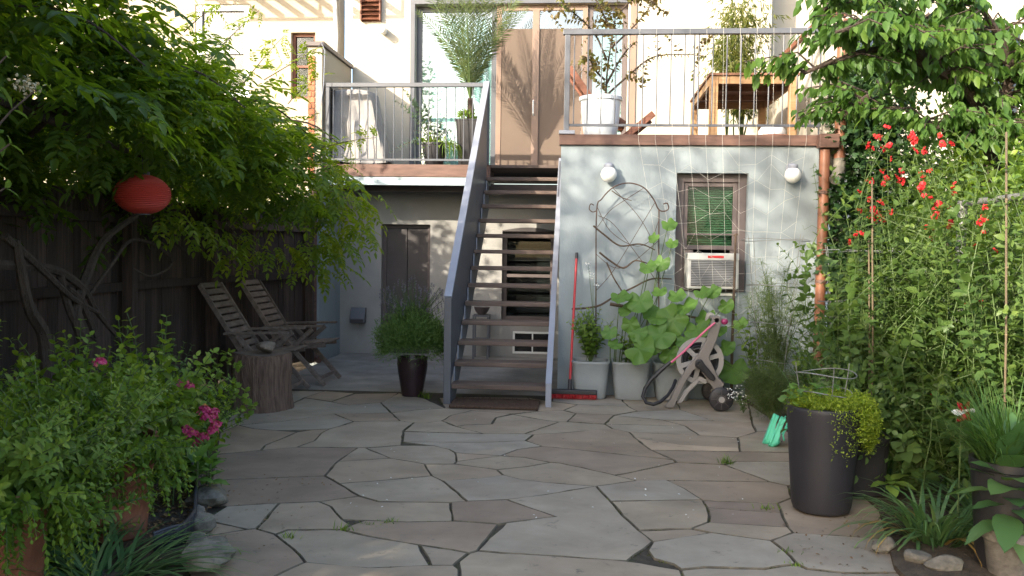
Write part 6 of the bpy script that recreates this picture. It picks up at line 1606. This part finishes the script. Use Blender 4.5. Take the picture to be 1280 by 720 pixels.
blackpot(eu, (eq[0], 11.9, ZD+.002), [(.10, 0), (.11, .01), (.155, .16), (.165, .28), (.17, .285), (.168, .31)])
S = []
for tx, ty, dy in ((492, 125, 0), (505, 112, .1), (488, 190, -.1), (515, 165, 0), (500, 185, -.15), (530, 130, .1), (560, 140, 0), (565, 165, -.1), (525, 200, -.15), (510, 120, .2), (545, 150, -.1), (555, 155, .1)):
    b = np.array([eq[0], 11.9, ZD+.28]); t = atY(tx, ty, 11.9+dy); mid = (b+t)/2+np.array([0, 0, .18]); u = np.linspace(0, 1, 10)[:, None]; S.append((1-u)**2*b+2*u*(1-u)*mid+u*u*t)
stem_mesh('stem', S, .006, M_TWIG, eu); shoot_leaves('foliage', S, .032, .055, .045, L_EUC, eu, 'round', start=.3, ang=1.2)
n = 220; P = np.stack([np.full(n, eq[0]), np.full(n, 11.85), np.full(n, ZD+.30)], 1)+rng.normal(size=(n, 3))*[.09, .06, .05]
leaves('filler_leaf', P, ball(n)+[0, -.3, .2], ball(n)+[0, 0, 1], .05, .03, L_BASIL, eu, 'oval')
n = 60; P = np.stack([np.full(n, eq[0]+.17), np.full(n, 11.80), np.full(n, ZD+.3)], 1)+rng.normal(size=(n, 3))*[.03, .02, .02]
blades('trailing_blade', P, rng.normal(-.8, .5, n), .38, .012, 2.6, L_BASIL, eu, 6, .3)
# white pot with small tree
wq = atY(751, 140, 9.62); WXc = float(wq[0])
wp = thing('potted_sapling', 'small tree with sparse bronze leaves in a big white glazed pot', 'potted plant', (WXc, 9.68, ZR))
pot(wp, (WXc, 9.70, ZR+.002), [(.15, 0), (.165, .015), (.20, .25), (.215, .46), (.232, .465), (.235, .50), (.230, .505)], M_GLAZE, .47, 44)
limbs = []
def wl(*q): return [atY(x, y, Y) for x, y, Y in q]
for L_ in (wl((757, 122, 9.7), (760, 80, 9.7), (768, 30, 9.7), (775, -30, 9.7)), wl((755, 122, 9.7), (785, 95, 9.7), (815, 72, 9.6), (850, 68, 9.55), (880, 70, 9.5)), wl((758, 75, 9.7), (745, 45, 9.7), (722, 20, 9.6), (700, 5, 9.6)), wl((764, 60, 9.7), (795, 30, 9.75), (815, 5, 9.8)), wl((756, 100, 9.7), (742, 85, 9.65), (738, 70, 9.6)), wl((765, 40, 9.7), (750, 10, 9.6), (735, -20, 9.6)), wl((770, 20, 9.7), (800, -5, 9.7), (830, 15, 9.7)), wl((758, 105, 9.7), (778, 70, 9.8), (795, 52, 9.8))):
    wire(wp, L_, [.014, .009, .004], 'branch', M_BARK); limbs.append(np.array(L_))
shoot_leaves('foliage', limbs, .035, .055, .032, L_AUT, wp, 'oval', start=.3, ang=1.1, droop=.35, tipscale=.8, jit=.8)
S2 = []
for L_ in limbs[:7]:
    for k in range(6):
        i = rng.integers(1, len(L_)); p = L_[i-1]+(L_[i]-L_[i-1])*rng.random(); S2.append(np.stack([p, p+rng.normal(size=3)*.08, p+rng.normal(size=3)*.17+np.array([0, 0, .03])]))
stem_mesh('twig', S2, .003, M_BARK, wp); shoot_leaves('twig_leaf', S2, .045, .055, .034, L_AUT, wp, 'oval', start=.2, ang=1.0, droop=.3, tipscale=.9, jit=.8)
# bamboo behind the table
bq = atY(920, 160, 11.7); BXc = float(bq[0])
bb = thing('potted_bamboo', 'yellow green bamboo in a pale pot behind the teak table', 'potted plant', (BXc, 11.8, ZR))
pot(bb, (BXc, 11.8, ZR+.002), [(.2, 0), (.21, .015), (.25, .2), (.26, .28), (.275, .285), (.275, .32)], M_GLAZE, .29, 40)
S = stems(np.array([[BXc-.1, 11.8, ZR+.28], [BXc+.1, 11.8, ZR+.28], [BXc, 11.85, ZR+.28]]), 22, 2.35, .45, hv=.45, pts=10)
stem_mesh('culm', S, .008, M_STEM, bb)
P, D, rn = [], [], []
for s_ in S:
    for k in range(95):
        u = .35+.65*rng.random(); i = min(int(u*9), 8); p = s_[i]+(s_[i+1]-s_[i])*(u*9-i); o = rng.normal(size=3)*[.10, .10, .05]
        for q in range(2): P.append(p+o); D.append(nrm(o)*.5+rng.normal(size=3)*.4+np.array([0, 0, -.8])); rn.append(rng.random())
leaves('foliage', np.array(P), np.array(D), ball(len(P)), .11, .016, L_BAMBOO, bb, 'diamond', np.array(rn))

# ------------------------------------------------------------------ left bed: terracotta pots and their plants
t1 = thing('terracotta_pot', 'large terracotta pot with bushy green sage at the corner of the left bed', 'potted plant', (-2.2, 3.45, 0))
TX1_, TY1_ = -2.36, 3.42
pot(t1, (TX1_, TY1_, .032), [(.13, 0), (.14, .01), (.165, .34), (.168, .35), (.190, .355), (.193, .46), (.188, .465)], M_TERRA, .43, 48)
t2 = thing('terracotta_pot', 'terracotta pot with a tall leafy plant beside the black edging', 'potted plant', (-2.35, 4.35, 0))
TX2_, TY2_ = float(gnd(118, 690)[0])+.0, float(gnd(118, 690)[1])+.17
pot(t2, (TX2_, TY2_, .032), [(.15, 0), (.16, .01), (.195, .36), (.20, .37), (.215, .375), (.22, .50), (.215, .505)], M_TERRA, .46, 48)
leafy(None, (TX1_, TY1_, .46), 110, .42, .52, .058, .028, L_BASIL, .030, root=t1, hv=.9)
leafy(None, (TX2_, TY2_, .49), 100, .46, .48, .056, .030, L_BASIL, .030, root=t2, hv=.9)
drape = thing('trailing_oregano', 'trailing herb hanging down in front of the terracotta pots', 'plant', (-2.2, 3.7, .4))
S = []
for k in range(120):
    c_ = ((TX1_, TY1_, .46), (TX2_, TY2_, .50))[k % 2]; a_ = rng.uniform(-2.7, .35); b_ = np.array([c_[0]+.16*math.cos(a_), c_[1]+.16*math.sin(a_), c_[2]]); r1 = rng.uniform(.10, .26); t_ = b_+np.array([math.cos(a_)*r1, math.sin(a_)*r1, -rng.uniform(.02, .34)]); m_ = b_+np.array([math.cos(a_)*r1*.8, math.sin(a_)*r1*.8, .10]); u = np.linspace(0, 1, 8)[:, None]; S.append((1-u)**2*b_+2*u*(1-u)*m_+u*u*t_)
stem_mesh('stem', S, .003, M_STEM, drape)
shoot_leaves('foliage', S, .026, .050, .024, L_BASIL, drape, 'oval', start=.1, droop=.3, jit=.6)
sage = thing('sage_bush', 'dense low sage bush with dull green leaves hanging between the terracotta pots', 'shrub', (-2.35, 3.95, 0))
leafy(None, [(-2.62, 3.85, .03), (-2.55, 4.0, .03), (-2.28, 3.70, .25)], 230, .78, .46, .056, .024, L_BASIL, .028, root=sage, hv=.8, lean=(.0, -.05, 0))
mint = thing('lemon_balm', 'bright leafy herb with upright shoots in front of the dark fence', 'shrub', (-3.0, 5.0, 0))
leafy(None, [(-2.95, 4.9, .03), (-2.6, 5.2, .03), (-2.75, 4.7, .03)], 120, 1.10, .52, .088, .062, L_BALM, .055, root=mint, hv=.5, start=.3)
mint2 = thing('lemon_balm', 'tall leafy herb at the left edge in the shade of the vine', 'shrub', (-3.1, 4.1, 0))
leafy(None, (-3.1, 4.25, .03), 70, 1.12, .42, .075, .050, L_BALM, .05, root=mint2, hv=.5, start=.3)
yg = thing('golden_grass', 'yellow striped grass tuft between the sage and the shaded herb', 'grass', (-2.75, 3.95, 0))
L_GOLD = leafmat('golden_blade', (0.25, 0.25, 0.04), (0.34, 0.32, 0.06), (0.40, 0.38, 0.10), .3)
yq = atY(15, 500, 4.1); clump(None, (yq[0]-.05, 4.15), 90, .5, .012, L_GOLD, (.9, 1.4), (1.2, 2.4), .1, z=.45, root=yg)
MB().lathe((yq[0]-.05, 4.15, .03), [(.11, 0), (.13, .40), (.135, .42)], 20).build('pot', M_BLACK, yg, smooth=True)
# lantana
la = thing('lantana', 'lantana shrub with pink flower heads at the path edge near the stump', 'shrub', (-2.75, 6.0, 0))
lb = gnd(232, 590); LBX, LBY = float(lb[0])-.12, float(lb[1])+.25
leafy(None, [(LBX, LBY, .03), (LBX-.2, LBY+.25, .03), (LBX-.15, LBY-.1, .03)], 190, .66, .46, .056, .038, L_BASIL, .036, root=la, hv=.7, lean=(.05, -.05, 0))
leafy(None, (LBX-.35, LBY+.4, .03), 60, .85, .45, .055, .035, L_DULL, .04, root=la, hv=.5)
def flowerhead(T, p, r_, name='flower_head'):
    n = 70; d_ = ball(n); d_[:, 2] = np.abs(d_[:, 2])*.8+.1; d_ = nrm(d_); P = p+d_*r_*.55
    dd = nrm(d_*.25+np.cross(d_, ball(n)))
    o = leaves(name, P+d_*r_*.3, dd, d_, r_*.55, r_*.5, L_LANT, T, 'oval', np.clip(rng.random(n)*.75+.2*(d_[:, 1] > .3), 0, 1)); 
    if 'kind' in o: del o['kind']
for px, py, r_ in ((240, 545, .036), (232, 540, .034), (266, 540, .030), (254, 548, .030), (204, 556, .026), (216, 549, .028), (262, 523, .040), (256, 515, .034), (270, 533, .030), (228, 482, .036), (236, 485, .028), (210, 553, .032), (246, 557, .034), (125, 455, .03), (224, 522, .022), (268, 516, .026)):
    flowerhead(la, atY(px, py, LBY-.78 if px > 200 else 4.45), r_*1.15)
sal = thing('salvia', 'small salvia with dark purple flower spikes among the pink lantana', 'plant', (LBX, LBY-.4, 0))
for px, py in ((221, 560), (223, 540), (76, 452)):
    p = atY(px, py, LBY-.4 if px > 100 else 5.0); MB().tube([(p[0]-.02, p[1], .05), (p[0], p[1], p[2]-.08), p], [.004, .003, .002], 5).build('stem', M_STEM, sal, smooth=True)
    n = 60; P = p+np.stack([rng.normal(size=n)*.008, rng.normal(size=n)*.008, rng.uniform(-.09, .02, n)], 1); leaves('flower_spike', P, ball(n), ball(n), .016, .010, leafmat('purple_petal', (.05, .03, .14), (.08, .05, .22), (.12, .07, .3), .2, tcol=(1, 1, 1.2)), sal, 'diamond')
# celery-like sprig near the stump
spg = thing('parsley', 'bright lobed parsley sprig leaning over the stone at the stump', 'plant', tuple(gnd(300, 530)))
sg = gnd(285, 540); S = [np.stack([np.array([sg[0]-.05, sg[1], .02]), (np.array([sg[0], sg[1], .25])+atY(x, y, sg[1]))/2, atY(x, y, sg[1])]) for x, y in ((305, 492), (312, 505), (298, 520), (288, 500), (310, 515), (285, 445), (295, 455), (278, 470), (270, 455), (290, 480))]
stem_mesh('stem', S, .004, M_STEM, spg); P = np.repeat(np.array([s_[2] for s_ in S]), 9, 0)+rng.normal(size=(90, 3))*.03
leaves('foliage', P, ball(90)+[0, -.3, .1], ball(90)*.5+[0, -.4, 1], .058, .05, L_BASIL, spg, 'lobed', .5+.5*rng.random(90))
# broad sedum at the edging
sd = thing('sedum', 'fleshy broad leaved sedum beside the black edging strip', 'plant', tuple(gnd(240, 640)))
sq_ = gnd(225, 645); L_FLESH = leafmat('sedum_leaf', (0.075, 0.16, 0.03), (0.105, 0.20, 0.035), (0.15, 0.25, 0.05), .3)
for k in range(6):
    a = k*1.1; cx0, cy0 = sq_[0]-.05+.12*math.cos(a), sq_[1]+.22+.13*math.sin(a); hh = .24+.10*random.random()
    MB().tube([(cx0, cy0, .02), (cx0+.01, cy0, hh)], .006, 6).build('stem', M_STEM, sd)
    rosette(sd, L_FLESH, (cx0, cy0), 13, .10, .030, hh-.10, (.1, 1.2), .13, .008)
# edging strip, rocks, litter, straps at the bottom
ed = thing('garden_edging', 'ribbed black plastic edging strip round the left bed', 'edging', (-2.1, 4.8, 0))
M_EDGE = mat('black_edging', (0.03, 0.032, 0.04), 0.5, 0.2, 6, 0.1)
ep = [gnd(185, 705), gnd(222, 693), gnd(238, 672), gnd(240, 640), gnd(236, 610), gnd(236, 580), gnd(250, 560)]
ep = [p+np.array([.0, .05, 0]) for p in ep]
path_ = []
for i in range(len(ep)-1):
    for k in range(14): path_.append(ep[i]+(ep[i+1]-ep[i])*k/14)
rows = []
for zz in (0.0, .11, .125):
    row = []
    for i, p in enumerate(path_):
        t = nrm(path_[min(i+1, len(path_)-1)]-path_[max(i-1, 0)]); nn = np.array([-t[1], t[0], 0]); row.append(p+nn*(.006*math.sin(i*1.5) if zz < .12 else .0)+np.array([0, 0, zz+.006*math.sin(i*.21)]))
    rows.append(row)
es = MB().grid(rows).build('strip', M_EDGE, ed, smooth=True); so = es.modifiers.new('so', 'SOLIDIFY'); so.thickness = .005
MB().tube([p+np.array([0, 0, .128+.006*math.sin(i*.21)]) for i, p in enumerate(path_)], .008, 6).build('bead', M_EDGE, ed, smooth=True)
for k, (px, py, rx, rz, lab) in enumerate(((258, 634, .13, .085, 'pale grey edging rock nearest the fleshy sedum'), (250, 668, .075, .07, 'small edging rock between two larger rocks'), (256, 712, .15, .10, 'mossy edging rock beside the arching strap leaves'), (246, 690, .06, .06, 'rounded edging rock tucked by the black strip'), (245, 648, .05, .045, 'narrow edging rock against the black strip'))):
    c = gnd(px, py); rock('edging_rock', lab, (c[0], c[1]+.03, rz*.6), (rx, rx*1.15, rz), M_STONE, 70+k)
litter('leaf_litter', 'brown dead leaves lying on the soil inside the black edging', -2.75, -2.05, 4.1, 5.1, .038, 500, .035)
litter('leaf_litter', 'scattered tiny dead leaves on the flagstones near the left edging', -2.05, -1.55, 4.2, 5.6, .008, 70, .018)
litter('leaf_litter', 'brown leaf scraps on the flagstones beside the charcoal planter', 1.1, 1.6, 4.2, 5.2, .008, 60, .022)
n = 150; a = rng.random(n)*6.283
clump('pale green strap leaves lying flat across the left bed corner', (float(gnd(120, 735)[0]), float(gnd(120, 735)[1])), 170, .66, .018, L_STRAP, (.25, .8), (.5, 1.4), .16, name='daylily_clump', fold=.1)
# weeds in the joints, fallen petals, small stones
for k, (px, py, h, lab) in enumerate(((906, 580, .10, 'thin weed sprouting from the joint beside the long pale flagstone'), (461, 655, .03, 'tuft of grass in the joint left of the reddish flagstone'), (490, 652, .04, 'tuft of moss and grass in a middle joint'), (430, 662, .06, 'grass sprout in the joint by the dark grey flagstone'), (985, 690, .03, 'mossy tuft in the joint below the charcoal planter'), (957, 636, .05, 'weed between the two reddish pavers'), (264, 610, .08, 'clump of low grass at the edge of the sedum'), (282, 694, .07, 'grass tuft beside the mossy rock'), (360, 672, .05, 'tiny grass sprout beside a cracked flagstone'), (533, 497, .10, 'small weed behind the lavender pot'), (770, 624, .02, 'flat green weed on a pale bluish flagstone'), (998, 706, .03, 'moss cushion at the bottom joint'))):
    c = gnd(px, py); T = thing('weed', lab, 'weed', (c[0], c[1], 0)); nn_ = 26 if h < .07 else 40
    a = rng.random(nn_)*6.283; P = np.stack([c[0]+.03*rng.normal(size=nn_), c[1]+.015*rng.normal(size=nn_), np.full(nn_, -.01)], 1)
    blades('blade', P, a, h*(.6+.7*rng.random(nn_)), .006, 1.0, L_BASIL, T, 4, 1.2)
pet = np.array([gnd(rng.uniform(420, 940), rng.uniform(510, 650)) for _ in range(46)]); pet[:, 2] = .008
o = leaves('fallen_petal', pet, ball(46)*[1, 1, .2], ball(46)*.4+[0, 0, 1], .016, .011, L_WHITEF, None, 'oval'); tag(o, 'tiny pale fallen petals scattered over the flagstones', 'petals')

# elder branch reaching in from the shrub beside the viewer
eld = thing('elder_shrub', 'elder branch with a cream flower head reaching in beside the dark vine', 'shrub', (-1.75, 1.9, 0))
bs_ = np.array([-1.75, 1.9, .03]); S = []
for tx, ty, Y in ((45, 112, 2.5), (8, 70, 2.4), (12, 180, 2.4), (-20, 130, 2.3), (-40, 60, 2.2), (6, 235, 2.5)):
    t_ = atY(tx, ty, Y); mid_ = (bs_+t_)/2+np.array([-.25, 0, .55]); u = np.linspace(0, 1, 14)[:, None]; S.append((1-u)**2*bs_+2*u*(1-u)*mid_+u*u*t_)
stem_mesh('stem', S, .010, M_TWIG, eld, .25, 6)
shoot_leaves('foliage', [s_[8:] for s_ in S], .085, .10, .042, L_DULL, eld, 'oval', start=.2, ang=1.0, droop=.35)
p = atY(34, 106, 2.5); n = 90; P = p+rng.normal(size=(n, 3))*[.022, .022, .012]
leaves('flower_head', P, ball(n), ball(n)+[0, 0, 1], .012, .010, leafmat('cream_petal', (.30, .26, .15), (.38, .33, .2), (.45, .4, .27), .2, tcol=(1, 1, .8)), eld, 'oval')

# moss and grit caught in the paving joints
jp = []
for pl in polys:
    G = [gnd(x, y)[:2] for x, y in pl]
    for i in range(len(G)):
        a, b = G[i], G[(i+1) % len(G)]; L_ = np.linalg.norm(b-a)
        if rng.random() < .6:
            u0_, u1_ = sorted(rng.random(2)); k = int(L_*(u1_-u0_)*75)
            for q in range(k): jp.append(a+(b-a)*(u0_+(u1_-u0_)*rng.random())+rng.normal(size=2)*.004)
jp = np.array(jp); n = len(jp); P = np.stack([jp[:, 0], jp[:, 1], np.full(n, -.009)], 1)
mossm = leafmat('moss', (0.045, 0.040, 0.018), (0.065, 0.072, 0.020), (0.10, 0.12, 0.03), .1, rough=.9, tcol=(1, 1, .6))
o = leaves('joint_moss', P, ball(n)*[1, 1, .3]+np.array([0, 0, .5]), ball(n), .014, .008, mossm, None, 'diamond'); tag(o, 'low moss and grit caught in the joints between the flagstones', 'moss')
